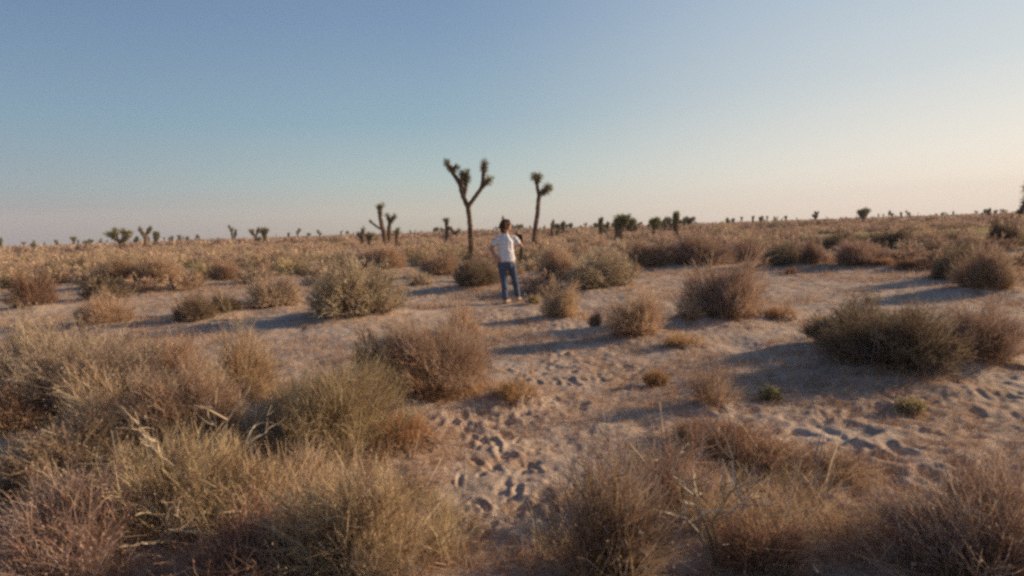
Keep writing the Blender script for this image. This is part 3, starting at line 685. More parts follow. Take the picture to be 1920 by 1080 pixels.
def joshua(seed, limbs, tips, leafn, leafw, sides=8, step=.12, shagn=10, per_tip=False):
    """limbs: [(pts, radii)]; tips: [(centre, axis, radius)] -> trunk mesh, list of crown meshes"""
    rg = np.random.RandomState(seed); Vs = []; Fs = []; sh = []
    for pts, rad in limbs:
        P, Rr = dens_poly(pts, rad, step); tube(P, Rr, sides, rg, Vs, Fs)
        if shagn: sh.append(shag(P, Rr, rg, shagn, leafw * 1.1, max(.10, leafw * 5)))
    v = np.concatenate(Vs); f = np.array(Fs); nf = len(f)
    if sh:
        s = cat(*sh); f = np.concatenate([f, s[1] + len(v)]); v = np.concatenate([v, s[0]])
    mi = np.zeros(len(f), int); mi[nf:] = 1
    tr = np_mesh('trunk', v, f, [MATS['bark'], MATS['deadleaf']], mi)
    cr = []
    for c, ax, r in tips:
        a, b_ = rosette(c, ax, r, rg, leafn, leafw)
        g = cat(a, b_); mi = np.concatenate([np.zeros(len(a[1]), int), np.ones(len(b_[1]), int)]); cr.append((g, mi))
    mats = [MATS['yuccaleaf'], MATS['deadleaf']]
    if per_tip: return tr, [np_mesh('leaf_rosette', g[0], g[1], mats, mi) for g, mi in cr]
    g = cat(*[c[0] for c in cr]); mi = np.concatenate([c[1] for c in cr])
    return tr, [np_mesh('crown', g[0], g[1], mats, mi)]
def traced(seed, Y, base, limbs, tips, lab, leafn=90, leafw=.022, depth=.25, per_tip=False, group=None):
    """limbs given in photo pixels get their own place on a plane Y metres away, plus real depth"""
    rg = np.random.RandomState(seed); b3 = on_plane(base[0], base[1], Y); gz = hz(b3.x, Y)
    org = np.array([b3.x, Y, gz]); s = Y / FPX
    cache = {tuple(base): 0.0}
    def P3(p):
        if tuple(p) not in cache: cache[tuple(p)] = None
        q = on_plane(p[0], p[1], Y); return np.array([q.x, q.y, q.z]) - org
    LL = []
    for li, (pts, rad) in enumerate(limbs):
        Q = [P3(p) for p in pts]
        if li == 0: Q[0][2] = -.05; Q[0][0] = Q[0][0]
        dz = 0 if li == 0 else rg.uniform(-depth, depth)
        d0 = cache.get(tuple(pts[0])) or 0.0
        for k, q in enumerate(Q):
            if li: q[1] += d0 + dz * k / (len(Q) - 1)
            cache[tuple(pts[k])] = q[1]
        LL.append((Q, [r_ * s * 1.3 for r_ in rad]))
    TT = []
    for (c, a, r_) in tips:
        q = P3(c); q[1] += cache.get(tuple(c)) or 0.0
        TT.append((q, (a[0], rg.uniform(-.3, .3), a[1]), r_ * s * (1.5 if Y < 60 else 1.6)))
    tr, cr = joshua(seed, LL, TT, leafn, leafw, per_tip=per_tip, shagn=22)
    root = empty('joshua_tree', org); tag(root, lab, 'tree', group)
    link('trunk', tr, root)
    for c in cr: link('leaf_rosette' if per_tip else 'crown', c, root)
    return root
traced(1, 33, (884.6, 486), [
    ([(884.6, 486), (882.8, 443), (880.5, 412), (877.4, 388)], [4.6, 3.7, 3.3, 3.4]),
    ([(877.4, 388), (869, 370), (864.8, 353), (861, 341), (852, 329), (846, 319), (838, 305)], [3.2, 3.3, 3.4, 2.9, 2.6, 2.5, 2.5]),
    ([(869, 370), (873, 358), (872.5, 345), (875, 331), (874.4, 324)], [2.8, 2.6, 2.5, 2.8, 3]),
    ([(864.8, 353), (867, 340), (866, 327)], [2.4, 2.2, 2.4]),
    ([(877.4, 388), (891.7, 367.6), (904, 351), (906, 343), (906, 327), (908.5, 306)], [3.0, 2.7, 2.7, 2.8, 2.4, 2.5]),
    ([(904, 351), (911, 343), (919, 336)], [2.6, 2.4, 2.4]),
    ([(846, 319), (856, 313)], [2.3, 2.2])],
   [((837, 303.5), (-.5, 1), 6.5), ((843, 313), (-.5, 1), 5.5), ((856, 312.6), (.5, .8), 6), ((875, 324), (0, 1), 8), ((875, 333), (.1, 1), 7), ((865.5, 326), (-.2, 1), 7),
    ((908.5, 306), (.05, 1), 7.5), ((907, 315), (0, 1), 6.5), ((919, 336), (.8, .6), 8), ((912, 341), (.7, .6), 6)],
   'tallest joshua tree, forked into two long arms, standing left of the man', per_tip=True, leafn=130)
traced(2, 51, (1003.7, 466), [
    ([(1003.7, 466), (1001.7, 453), (1003.7, 427), (1007.8, 402), (1008.8, 382), (1011, 363.5)], [4.6, 3.6, 3.2, 3.0, 2.8, 2.9]),
    ([(1011, 363.5), (1007.8, 355.4), (1006.8, 341), (1006, 331)], [2.6, 2.4, 2.2, 2.2]),
    ([(1006.8, 341), (1001, 331)], [2, 2]), ([(1006.8, 341), (1012, 331)], [2, 2]),
    ([(1011, 363.5), (1018, 359.5), (1024, 355.4), (1029, 350)], [2.6, 2.6, 2.4, 2.3])],
   [((1000.5, 330), (-.4, 1), 7), ((1006, 329), (0, 1), 7), ((1012, 330), (.4, 1), 7), ((1028, 350), (.5, 1), 8), ((1024, 354), (.5, .8), 7), ((1031, 353), (.8, .5), 6.5), ((1019, 358), (.6, .6), 5)],
   'slender joshua tree with two round heads, standing right of the man', per_tip=True, leafn=110, leafw=.03)
traced(3, 70, (725, 462), [
    ([(725, 462), (720, 438), (715.8, 421.7), (713, 408), (712, 396), (709, 387)], [3.6, 3.2, 2.8, 2.5, 2.4, 2.2]),
    ([(712, 396), (715.8, 385)], [2.2, 2.0]),
    ([(718, 430), (706.7, 425), (693, 414)], [1.2, 1.0, .8])],
   [((708.5, 386), (-.4, 1), 5), ((716, 384.5), (.4, 1), 5), ((712, 392), (0, 1), 4.5), ((712.5, 400), (0, 1), 4.5), ((693, 414), (-.8, .6), 2.5)],
   'dark leaning joshua tree with a bare side branch, left of the tallest one', leafn=70, leafw=.04)
traced(4, 74, (730, 458), [
    ([(730, 458), (729, 430), (731, 416.7)], [3, 2.6, 2.2]), ([(731, 416.7), (726.5, 404)], [2, 1.8]), ([(731, 416.7), (739, 405)], [2, 1.8])],
   [((726, 403), (-.4, 1), 4.5), ((739.5, 404), (.4, 1), 4.8), ((728, 410), (-.2, 1), 3.6), ((737, 409), (.3, 1), 3.8), ((729, 430), (0, 1), 5)],
   'small joshua tree with a Y-shaped top touching the dark leaning one', leafn=70, leafw=.04)
traced(5, 66, (744, 462), [([(744, 462), (743, 442), (746, 430)], [2, 1.8, 1.8])], [((746, 430), (.1, 1), 4.5), ((744.5, 437), (0, 1), 4)],
   'short single-stemmed joshua tree right of the Y-topped one', leafn=70, leafw=.04)
traced(6, 68, (691.7, 464), [([(691.7, 464), (692, 452), (692.5, 448)], [2, 1.8, 1.8]), ([(692.5, 448), (698, 439)], [1.8, 1.6]), ([(692.5, 448), (688.5, 440)], [1.8, 1.6])],
   [((698, 438), (.5, 1), 4.5), ((688.5, 440), (-.4, 1), 4), ((692, 446), (0, 1), 4)], 'low V-topped joshua tree left of the dark leaning one', leafn=70, leafw=.04)
traced(7, 90, (679, 458), [([(679, 458), (679, 446)], [2, 1.8]), ([(679, 446), (680.5, 429)], [1.7, 1.5]), ([(679, 446), (670, 438)], [1.6, 1.4])],
   [((680.5, 428), (0, 1), 4), ((670, 438), (-.7, .7), 4), ((677, 440), (0, 1), 4.5), ((680, 436), (0, 1), 3.6)], 'hazy bushy joshua tree farthest left in the cluster round the dark leaning one', leafn=60, leafw=.05)
traced(8, 80, (837.5, 458), [([(837.5, 458), (837.5, 432), (837.5, 418)], [2.8, 2.4, 2]), ([(837.5, 418), (833.5, 411)], [1.6, 1.4]), ([(837.5, 418), (839, 412)], [1.6, 1.4]),
    ([(837.5, 432), (843, 426), (852, 438)], [2, 2, 1.8]), ([(852, 438), (861, 431)], [1.6, 1.4])],
   [((833, 411), (-.5, 1), 3.6), ((839, 411), (.3, 1), 4), ((837.5, 419), (0, 1), 4), ((861.5, 431), (.6, .7), 4.5), ((852, 438), (.2, -.2), 3), ((845, 428), (.5, 0), 3)],
   'joshua tree with one drooping right limb, just left of the tallest trunk', leafn=60, leafw=.045)
traced(9, 1900 / 60. + 18, (1934, 428), [([(1940, 440), (1938, 405), (1936, 385)], [7, 6, 6]), ([(1936, 385), (1926, 378), (1917, 388), (1908, 399)], [5, 4.5, 4, 3.5]), ([(1936, 385), (1932, 365), (1927, 350)], [5, 4.5, 4]), ([(1936, 385), (1948, 350)], [5, 4])],
   [((1928, 350), (-.3, 1), 9), ((1932, 362), (-.2, 1), 9), ((1923, 375), (-.8, .3), 8), ((1930, 381), (-.6, .4), 8), ((1909, 398), (-.6, -.5), 4), ((1948, 348), (.3, 1), 10), ((1938, 372), (0, 1), 9)],
   'dark joshua tree cut by the right edge, one limb drooping into the photo', leafn=110, leafw=.04)

# a few whole-tree prototypes for the trees on the skyline
def proto_joshua(seed, style):
    rg = np.random.RandomState(seed); limbs = []; tips = []
    def grow(p, d, ln, r, lev, spread):
        e = p + d * ln; mid = (p + e) / 2 + rg.randn(3) * ln * .05
        limbs.append(([p, mid, e], [r, r * .92, r * .85]))
        if lev == 0:
            R_ = {'fan': .60, 'round': .66, 'tall': .52, 'dense': .70, 'column': .60, 'spread': .52}[style]
            tips.append((e, d, R_)); tips.append((e - d * .3, d, R_ * .85)); return
        k = 2 if style in ('tall', 'spread') else 3
        a0 = rg.rand() * 6.28
        for i in range(k):
            a = a0 + i * 6.283 / k + rg.randn() * .3
            nd = nrmz(d * (.9 if style != 'fan' else .55) + np.array([math.cos(a), math.sin(a), .25]) * spread)
            grow(e, nd, ln * rg.uniform(.32, .95), r * .8, 0 if (lev > 1 and rg.rand() < .3) else lev - 1, spread)
    up_ = np.array([rg.randn() * .06, rg.randn() * .06, 1.0])
    H = {'fan': (1.9, 2, .62), 'round': (1.5, 2, .55), 'tall': (2.6, 1, .40), 'dense': (1.3, 2, .5), 'column': (2.6, 1, .22), 'spread': (1.5, 2, .8)}[style]
    grow(np.array([0, 0, -.1]), nrmz(up_), H[0] * rg.uniform(.75, 1.1), .24, H[1], H[2])
    if rg.rand() < .6 and style not in ('fan', 'round'):
        q_ = np.array([rg.uniform(.5, .9) * (1 if rg.rand() < .5 else -1), rg.randn() * .3, -.1]); grow(q_, nrmz(up_ + q_ * .35), H[0] * rg.uniform(.4, .8), .2, 1, H[2])
    if style in ('column', 'dense'):
        for _ in range(6 if style == 'column' else 5):
            z = rg.uniform(1.3, 3.2); a = rg.rand() * 6.28; q = .25 if style == 'column' else .6
            tips.append((np.array([math.cos(a) * q * rg.rand(), math.sin(a) * q * rg.rand(), z]), np.array([0, 0, 1.]), .62))
    for P_, R2 in limbs[1:]:
        tips.append((P_[1], nrmz(P_[2] - P_[0]), .42 if style in ('tall', 'spread', 'fan') else .55))
    if style in ('tall', 'column', 'dense'):
        for z in (.9, 1.5, 2.1): tips.append((np.array([rg.randn() * .1, rg.randn() * .1, z]), np.array([0, 0, 1.]), .34 if style == 'tall' else .5))
    top = max(t_[0][2] + t_[2] * .8 for t_ in tips)
    k = 5.0 / top; limbs = [([p * k for p in P], [r * k for r in R2]) for P, R2 in limbs]; tips = [(c * k, a, r * min(k, 1.3)) for c, a, r in tips]
    tr, cr = joshua(seed, limbs, tips, 64, .10, sides=6, step=.5, shagn=14)
    return tr, cr[0]
JP = {s: [proto_joshua(500 + 10 * j + i, s) for j in range(4)] for i, s in enumerate(('fan', 'round', 'tall', 'dense', 'column', 'spread'))}
def skyline(px, top, H, style, lab, group=None, rot=None, sx=1.0):
    hy = hor(px); d = (FPX * H - FPX * CAMH) / max(4, hy - top)
    p = on_plane(px, hy, d); root = empty('joshua_tree', (p.x, d, hz(p.x, d) if d < 250 else 0)); tag(root, lab, 'tree', group)
    tr, cr = JP[style][rg.randint(4)]
    link('trunk', tr, root); link('crown', cr, root)
    k = H / 5.0; root.scale = (k * sx, k * sx, k); root.rotation_euler.z = rg.uniform(0, 6.28) if rot is None else rot
SK = [
 (226, 423, 4.4, 'fan', 'wide fan-topped joshua tree, darkest one on the left horizon', 1.25),
 (270, 420, 5.2, 'spread', 'thin-trunked joshua tree with a small flat crown, right of the fan-topped one', .8),
 (291, 428, 4.6, 'round', 'round-crowned joshua tree, second to the right of the fan-topped one', .8),
 (257, 441, 3.2, 'column', 'stubby joshua tree low between the fan-topped one and the thin-trunked one', 1),
 (137, 440, 4.8, 'spread', 'hazy wide joshua tree left of the fan-topped one', 1),
 (163, 449, 3.6, 'spread', 'low hazy joshua tree just left of the fan-topped one', 1.5),
 (108, 446, 4.6, 'round', 'small hazy round joshua tree third to the left of the fan-topped one', 1),
 (1, 443, 5.0, 'column', 'hazy joshua tree cut by the left edge on the horizon', 1),
 (343, 441, 4.8, 'tall', 'faint thin joshua tree right of the two open-crowned ones at left', 1),
 (370, 437, 4.6, 'column', 'faint slim joshua tree, last before the tall pale one', .8),
 (436, 420, 6.5, 'tall', 'tall pale see-through joshua tree alone on the left horizon', .8),
 (480, 423, 4.4, 'spread', 'joshua tree with branches flung left, joined to the dense dark one', .9),
 (497, 422, 5.0, 'dense', 'dense dark joshua tree right of the tall pale one', .8),
 (540, 433, 4.0, 'round', 'small brown joshua tree left of the green-topped one', .8),
 (558, 426, 5.0, 'fan', 'small joshua tree with a bright green top on a thin stem', .6),
 (580, 434, 4.4, 'dense', 'low bushy joshua tree right of the green-topped one', 1),
 (600, 429, 4.6, 'fan', 'small fan-shaped joshua tree, second right of the green-topped one', .7),
 (770, 429, 4.4, 'round', 'faint joshua tree midway between the leaning one and the tallest one', .9),
 (790, 433, 3.6, 'spread', 'low rounded joshua tree right of the faint midway one', 1.1),
 (812, 429, 3.6, 'column', 'short two-tipped joshua tree left of the drooping-limbed one', 1),
 (824, 428, 3.8, 'column', 'short stout joshua tree touching the drooping-limbed one', .8),
 (905, 431, 4.0, 'spread', 'small joshua tree just right of the tallest trunk', .8),
 (925, 432, 3.6, 'fan', 'dark fan-shaped joshua tree just left of the man\'s head', .9),
 (944, 403, 5.6, 'tall', 'joshua tree whose tip shows over the man\'s head', .7),
 (988, 426, 4.0, 'column', 'small joshua tree between the man and the two-headed slender one', .8),
 (1022, 426, 4.0, 'column', 'small joshua tree touching the right of the slender two-headed trunk', .8),
 (1035, 410, 5.2, 'tall', 'spiky joshua tree, first tall one right of the slender two-headed one', .7),
 (1056, 412, 5.2, 'column', 'upright joshua tree, second right of the slender two-headed one', .9),
 (1070, 415, 4.8, 'fan', 'small cupped joshua tree, third right of the slender two-headed one', .6),
 (1088, 423, 4.6, 'dense', 'blurred low joshua tree in the gap right of the cupped one', .9),
 (1108, 424, 4.6, 'tall', 'blurred low joshua tree left of the pillar-like one', .9),
 (1126, 403, 5.0, 'column', 'pillar-like joshua tree left of the biggest crown', .55),
 (1136, 413, 4.4, 'fan', 'little round-headed joshua tree right against the pillar-like one', .45),
 (1148, 416, 4.2, 'column', 'dark joshua tree under the left side of the biggest crown', .8),
 (1159, 396, 5.6, 'round', 'joshua tree with the biggest dense crown, right of the pillar-like one', 1.0),
 (1184, 411, 5.0, 'round', 'bushy joshua tree touching the right of the biggest crown', .9),
 (1197, 431, 2.4, 'column', 'short dark shaggy joshua tree in front of the bushy one', 1.0),
 (1185, 441, 2.0, 'column', 'shortest joshua tree low in the scrub before the bushy one', 1.0),
 (1216, 437, 2.2, 'column', 'short joshua tree alone in the scrub right of the bushy one', 1.0),
 (1234, 439, 2.1, 'column', 'short wide joshua tree under the V-shaped one', 1.3),
 (1227, 411, 4.8, 'column', 'pointed joshua tree left of the V-shaped one', .8),
 (1248, 403, 4.8, 'fan', 'V-shaped joshua tree left of the shaggy column', .45),
 (1267, 393, 5.4, 'column', 'tall shaggy column-like joshua tree, last of the middle cluster', .7),
 (1303, 415, 4.6, 'round', 'small brown joshua tree right of the shaggy column', .9),
 (1426, 402, 3.5, 'round', 'dark round joshua tree with light beneath its crown, on the right horizon', .75),
 (1529, 394, 4.0, 'fan', 'ball-headed joshua tree on a thin stem, right horizon', .7),
 (1619, 385, 4.2, 'round', 'large dark joshua tree with three lobes, tallest on the right horizon', 1.15),
 (1667, 392, 5.4, 'fan', 'tiny mushroom-like joshua tree right of the three-lobed one', .45),
 (1702, 392, 5.4, 'fan', 'tiny mushroom-like joshua tree, second right of the three-lobed one', .5),
 (1722, 396, 5.4, 'tall', 'very faint thin joshua tree right of the mushroom-like ones', .4),
 (1767, 396, 4.0, 'dense', 'cone-shaped dark joshua tree on the rise at right', 1.3),
 (1830, 393, 4.4, 'spread', 'wide umbrella-shaped joshua tree near the right edge', 1.1),
 (1857, 395, 4.6, 'tall', 'faint joshua tree between the umbrella-shaped one and the open-crowned one', .7),
 (1880, 390, 4.8, 'spread', 'pale open-crowned joshua tree left of the leaning right-edge one', 1.0),
]
for q in SK: skyline(q[0], q[1], min(q[2], 3.1) if 1015 < q[0] < 1310 else q[2], q[3], q[4], None, None, q[5] * (1.4 if 1015 < q[0] < 1310 else 1.0))
for i in range(16):
    px = (1118, 1140, 1152, 1168, 1176, 1192, 1204, 1222, 1240, 1256, 1262, 1276, 1046, 1064, 1096, 1288)[i] + rg.uniform(-3, 3)
    skyline(px, hor(px) - rg.uniform(6, 17), rg.uniform(2.7, 3.4), ['dense', 'column', 'tall', 'round'][i % 4],
            'dark joshua tree packed among others in the crowded middle cluster', 'joshua trees packed in the middle cluster', None, 1.2)
for i in range(84):
    px = rg.uniform(10, 1910) if i % 3 == 0 else float(np.clip(px + rg.uniform(6, 22), 5, 1915)); H = rg.uniform(3.2, 5.2)
    skyline(px, hor(px) - rg.uniform(3.5, 11), H, rg.choice(['round', 'tall', 'tall', 'dense', 'column', 'spread']),
            'tiny faint joshua tree barely breaking the %s horizon' % ('left' if px < 700 else 'middle' if px < 1300 else 'right'),
            'tiny faint joshua trees on the %s horizon' % ('left' if px < 700 else 'middle' if px < 1300 else 'right'))

# ------------------------------------------------------------------ air
def haze():
    bm = bmesh.new(); bmesh.ops.create_cube(bm, size=1, matrix=Matrix.Translation(V((0, 0, 30))) @ Matrix.Diagonal(V((3100, 3100, 90, 1))))
    me = bpy.data.meshes.new('haze'); bm.to_mesh(me); bm.free(); m_ = bpy.data.materials.new('haze'); m_.use_nodes = True; q = m_.node_tree; q.nodes.clear()
    o_ = q.nodes.new('ShaderNodeOutputMaterial'); pv = q.nodes.new('ShaderNodeVolumePrincipled'); pv.inputs['Color'].default_value = (.76, .76, .78, 1); pv.inputs['Density'].default_value = HAZE
    q.links.new(pv.outputs[0], o_.inputs['Volume']); me.materials.append(m_)
    tag(link('haze', me), 'thin dusty air over the plain', 'haze', kind='stuff')
HAZE = 0.0003
if HAZE: haze()

# ------------------------------------------------------------------ the man
def capsule(bm, chain, sides=14):
    """chain of (point, rx, ry): a closed sweep; rx across, ry along y"""
    P = [V(c[0]) for c in chain]; rings = []
    def ring(c, T, rx, ry):
        ref = V((0, 1, 0)) if abs(T.y) < .8 else V((0, 0, 1))
        a = T.cross(ref).normalized(); b_ = T.cross(a).normalized()
        return [bm.verts.new(c + a * (math.cos(k * 2 * math.pi / sides) * rx) + b_ * (math.sin(k * 2 * math.pi / sides) * ry)) for k in range(sides)]
    for i, (p, rx, ry) in enumerate(chain):
        T = (P[min(i + 1, len(P) - 1)] - P[max(i - 1, 0)]).normalized()
        if i == 0:
            for f_, k in ((.85, .35), (.55, .7)): rings.append(ring(P[0] - T * min(rx, ry) * f_, T, rx * k, ry * k))
        rings.append(ring(P[i], T, rx, ry))
        if i == len(P) - 1:
            for f_, k in ((.55, .7), (.85, .35)): rings.append(ring(P[i] + T * min(rx, ry) * f_, T, rx * k, ry * k))
    for i in range(len(rings) - 1):
        for s in range(sides):
            bm.faces.new((rings[i][s], rings[i][(s + 1) % sides], rings[i + 1][(s + 1) % sides], rings[i + 1][s]))
    bm.faces.new(rings[0][::-1]); bm.faces.new(rings[-1])
def ball(bm, c, r, seg=16):
    m_ = Matrix.Translation(V(c)) @ Matrix.Diagonal(V((r[0], r[1], r[2], 1)))
    bmesh.ops.create_uvsphere(bm, u_segments=seg, v_segments=seg // 2 + 2, radius=1, matrix=m_)
def solidify(name, bm, mat, parent, voxel=.007, smooth=4, noise=0.0):
    bmesh.ops.recalc_face_normals(bm, faces=bm.faces)
    me = bpy.data.meshes.new(name); bm.to_mesh(me); bm.free()
    tmp = bpy.data.objects.new('tmp', me); COL.objects.link(tmp)
    md = tmp.modifiers.new('r', 'REMESH'); md.mode = 'VOXEL'; md.voxel_size = voxel; md.use_smooth_shade = True
    ms = tmp.modifiers.new('s', 'SMOOTH'); ms.iterations = smooth; ms.factor = .5
    dg = bpy.context.evaluated_depsgraph_get(); dg.update()
    out = bpy.data.meshes.new_from_object(tmp.evaluated_get(dg)); out.name = name
    bpy.data.objects.remove(tmp); bpy.data.meshes.remove(me)
    if noise:
        n_ = len(out.vertices); co = np.zeros(n_ * 3, np.float32); out.vertices.foreach_get('co', co); co = co.reshape(-1, 3)
        no = np.zeros(n_ * 3, np.float32); out.vertices.foreach_get('normal', no); no = no.reshape(-1, 3)
        k = vnoise(co[:, 0] * 22 + co[:, 1] * 9, co[:, 2] * 13 + co[:, 1] * 17, 5) + .6 * vnoise(co[:, 0] * 45 - co[:, 2] * 20, co[:, 2] * 34 + co[:, 1] * 30, 8)
        co = co + no * (k * noise)[:, None]; out.vertices.foreach_set('co', co.astype(np.float32).ravel())
    out.polygons.foreach_set('use_smooth', np.ones(len(out.polygons), bool)); out.update()
    out.materials.clear(); out.materials.append(MATS[mat])
    return link(name, out, parent)
def hand(bm, wrist, fd, side, palmn, curl=.7, ln=.085, S=1.0):
    """palm and five unequal bent fingers; fd = finger direction, side = across the palm towards the thumb, palmn = palm normal"""
    fd = V(fd).normalized(); pn = V(palmn).normalized(); sd_ = V(side).normalized(); w_ = V(wrist)
    capsule(bm, [(w_, .026, .018), (w_ + fd * .05, .036, .016), (w_ + fd * .088, .038, .014)], 10)
    for k, (off, L_) in enumerate(((.030, .070), (.010, .078), (-.011, .073), (-.031, .058))):
        p = w_ + fd * .088 + sd_ * off; d = fd.copy(); ch = [(p - fd * .02, .009, .009), (p, .009, .009)]
        for j in range(3):
            d = (d + pn * curl * (.45 + .12 * k)).normalized(); p = p + d * L_ * (.42, .33, .25)[j]; ch.append((p, .0085 - .0008 * j, .0085 - .0008 * j))
        capsule(bm, ch, 8)
    t_ = w_ + fd * .02 + sd_ * .028; d = (fd * .6 + sd_ * .8 + pn * .2).normalized(); ch = [(t_, .012, .012)]
    for j in range(3): t_ = t_ + d * .028; d = (d + fd * .4 + pn * .4 * curl).normalized(); ch.append((t_, .011 - .001 * j, .011 - .001 * j))
    capsule(bm, ch, 8)
def build_man():
    g = ground_at(952, 569); gz = hz(g.x, g.y) - .0
    gz = float(height(np.array([g.x]), np.array([g.y]))[0])
    root = empty('person', (g.x, g.y, gz)); tag(root, 'man in white t-shirt and blue jeans seen from behind, left hand at his hip', 'person')
    # image right = +x, away from the camera = +y
    hipL, hipR = (-.095, .0, .90), (.105, .03, .90)
    knL, anL = (-.06, .03, .49), (-.045, .0, .10)
    knR, anR = (.17, .15, .50), (.225, .30, .125)
    shL, elL, wrL = (-.185, .01, 1.43), (-.315, -.03, 1.20), (-.20, -.10, .985)
    shR, elR, wrR = (.175, .05, 1.43), (.335, .05, 1.225), (.26, .24, 1.36)
    bm = bmesh.new()
    capsule(bm, [((0, .01, .90), .155, .11), ((0, .0, 1.02), .14, .10), ((0, .01, 1.2), .15, .105), ((0, .02, 1.36), .17, .11), ((.0, .03, 1.46), .11, .075)], 18)
    capsule(bm, [((.0, .03, 1.44), .065, .065), ((.012, .035, 1.54), .055, .058), ((.02, .045, 1.6), .055, .058)], 12)
    ball(bm, (.03, .05, 1.685), (.092, .078, .112), 20)                      # skull, face turned to +x
    ball(bm, (.055, .055, 1.635), (.068, .058, .07), 14)                     # jaw
    capsule(bm, [((.118, .062, 1.695), .010, .010), ((.135, .064, 1.662), .015, .015)], 8)   # nose
    ball(bm, (.112, .062, 1.618), (.020, .026, .012), 10); ball(bm, (.106, .062, 1.585), (.022, .028, .018), 10)   # lips, chin
    ball(bm, (.103, .062, 1.718), (.020, .048, .010), 10)                    # brow
    for sy in (-1, 1): ball(bm, (.018, .05 + sy * .079, 1.672), (.022, .010, .032), 10)      # ears
    for sh, el, wr in ((shL, elL, wrL), (shR, elR, wrR)):
        q = V(sh).lerp(V(el), .45); r_ = V(el).lerp(V(wr), .35)
        capsule(bm, [(V(sh), .060, .060), (q, .055, .053), (V(el), .046, .045), (r_, .046, .044), (V(wr), .027, .024)], 12)
    hand(bm, wrL, (.75, .05, -.35), (.2, -.1, 1), (.3, .9, 0), .35)
    hand(bm, wrR, (-.25, .1, .75), (-.5, -.6, .1), (-.7, .25, .2), .75)
    for hp, kn, an in ((hipL, knL, anL), (hipR, knR, anR)):
        capsule(bm, [(V(hp), .088, .09), (V(hp).lerp(V(kn), .5), .073, .075), (V(kn), .055, .057), (V(kn).lerp(V(an), .35), .056, .058), (V(an), .036, .042)], 14)
    for an, fd in ((anL, V((.10, .245, -.065))), (anR, V((.06, .235, -.10)))):
        a = V(an); capsule(bm, [(a + V((0, -.02, -.045)), .034, .03), (a + fd * .45 + V((0, 0, -.01)), .042, .03), (a + fd * .95, .040, .020)], 12)
    body = solidify('body', bm, 'skin', root, .0065, 3)
    # t-shirt
    bm = bmesh.new()
    capsule(bm, [((0.005, .01, .945), .185, .135), ((0, .0, 1.06), .178, .130), ((0, .01, 1.2), .178, .130), ((0, .02, 1.34), .192, .130), ((.0, .03, 1.445), .135, .092), ((.005, .03, 1.485), .085, .075)], 22)
    for sh, el, k in ((shL, elL, .62), (shR, elR, .55)):
        e_ = V(sh).lerp(V(el), k); i_ = V(sh).lerp(V((0, .02, 1.40)), .3)
        capsule(bm, [(i_, .070, .075), (V(sh) - V((0, 0, .01)), .062, .068), (e_, .060, .062)], 14)
    solidify('shirt', bm, 'shirt', root, .009, 4, .016)
    # jeans
    bm = bmesh.new()
    capsule(bm, [((0.005, .012, .965), .158, .122), ((0.005, .012, .90), .168, .13), ((.005, .015, .83), .165, .13)], 20)
    for hp, kn, an in ((hipL, knL, anL), (hipR, knR, anR)):
        h_ = V(hp) - V((0, 0, .03)); a = V(an) + V((0, 0, .015))
        capsule(bm, [(h_, .102, .108), (h_.lerp(V(kn), .5), .088, .092), (V(kn), .070, .074), (V(kn).lerp(a, .4), .070, .074), (a, .060, .066)], 16)
    solidify('jeans', bm, 'denim', root, .009, 4, .014)
    # shoes
    for an, fd, rz in ((anL, V((.10, .245, -.065)), 0), (anR, V((.06, .235, -.10)), 1)):
        a = V(an); bm = bmesh.new()
        lift = .0 if not rz else .0
        capsule(bm, [(a + V((0, -.025, -.052)), .042, .036), (a + fd * .35 + V((0, 0, -.018)), .047, .038), (a + fd * .75 + V((0, 0, -.008)), .050, .032), (a + fd * 1.02, .040, .022)], 14)
        capsule(bm, [(a + V((0, 0, .02)), .047, .05), (a + V((0, 0, -.05)), .045, .048)], 12)
        solidify('shoe', bm, 'shoe', root, .007, 3)
        bm = bmesh.new(); capsule(bm, [(a + V((0, -.03, -.088)), .044, .012), (a + fd * .5 + V((0, 0, -.052)), .046, .012), (a + fd * 1.03 + V((0, 0, -.022)), .044, .012)], 12)
        s_ = solidify('sole', bm, 'sole', None, .006, 2); s_.parent = root.children[-1]
    # eyes
    for sy in (-1, 1):
        bm = bmesh.new(); ball(bm, (.108, .062 + sy * .032, 1.69), (.012, .013, .011), 12)
        me = bpy.data.meshes.new('eye'); bm.to_mesh(me); bm.free(); me.materials.append(MATS['eyewhite']); link('eye', me, root)
    # hair: cap plus locks, thick and collar length
    bm = bmesh.new()
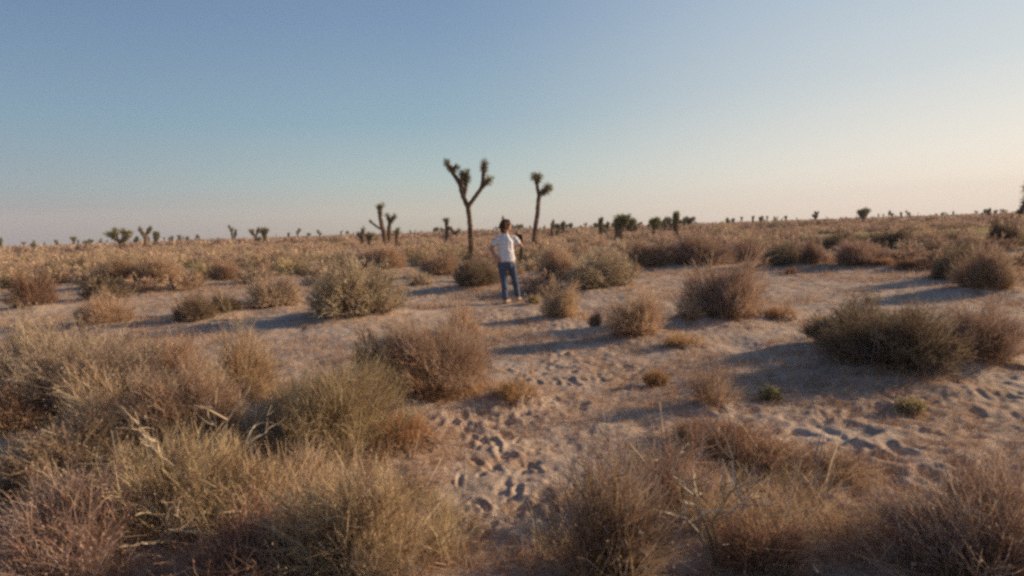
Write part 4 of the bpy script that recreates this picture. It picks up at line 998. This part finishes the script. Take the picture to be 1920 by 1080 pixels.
    ball(bm, (.008, .048, 1.715), (.118, .108, .118), 22); ball(bm, (-.045, .035, 1.655), (.085, .098, .10), 18); ball(bm, (-.045, .02, 1.60), (.068, .08, .07), 14)
    ball(bm, (.05, .05, 1.775), (.07, .08, .05), 14)
    hr = np.random.RandomState(4)
    for _ in range(70):
        d = V(hr.randn(3)).normalized()
        if d.x > .35 or d.z < -.6: continue
        c = V((.0, .045, 1.70)) + V((d.x * .112, d.y * .105, d.z * .118)); capsule(bm, [(c, .022, .018), (c + V((d.x * .03, d.y * .03, -.045)), .014, .012)], 6)
    hair = solidify('hair', bm, 'hair', root, .008, 1, .02)
    # camera held up at the right side of the chest, with its strap
    cr = empty('camera', (g.x + .27, g.y + .33, gz + 1.42)); tag(cr, 'small black camera held up in the man\'s right hand with a dark hanging strap', 'camera')
    def bevbox(name, c, s, mat, par, bv=.008):
        bm = bmesh.new(); bmesh.ops.create_cube(bm, size=1, matrix=Matrix.Translation(V(c)) @ Matrix.Diagonal(V(s + (1,))))
        bmesh.ops.bevel(bm, geom=bm.edges[:], offset=bv, segments=2, affect='EDGES', profile=.5)
        me = bpy.data.meshes.new(name); bm.to_mesh(me); bm.free(); me.materials.append(MATS[mat]); return link(name, me, par)
    bevbox('camera_body', (0, 0, 0), (.20, .10, .15), 'blackplastic', cr)
    bevbox('viewfinder', (-.03, -.02, .085), (.06, .07, .05), 'blackplastic', cr)
    bevbox('grip', (.085, 0, -.085), (.045, .05, .09), 'blackplastic', cr)
    bm = bmesh.new(); capsule(bm, [((0, .05, .01), .042, .042), ((0, .13, .01), .045, .045)], 16)
    me = bpy.data.meshes.new('lens'); bm.to_mesh(me); bm.free(); me.materials.append(MATS['glass']); link('lens', me, cr)
    bm = bmesh.new()
    capsule(bm, [((.05, -.02, -.06), .03, .007), ((.065, -.10, -.25), .036, .008), ((.05, -.16, -.42), .034, .008), ((.035, -.18, -.50), .02, .008)], 8)
    me = bpy.data.meshes.new('strap'); bm.to_mesh(me); bm.free(); me.materials.append(MATS['oliveweb']); link('strap', me, cr)
build_man()
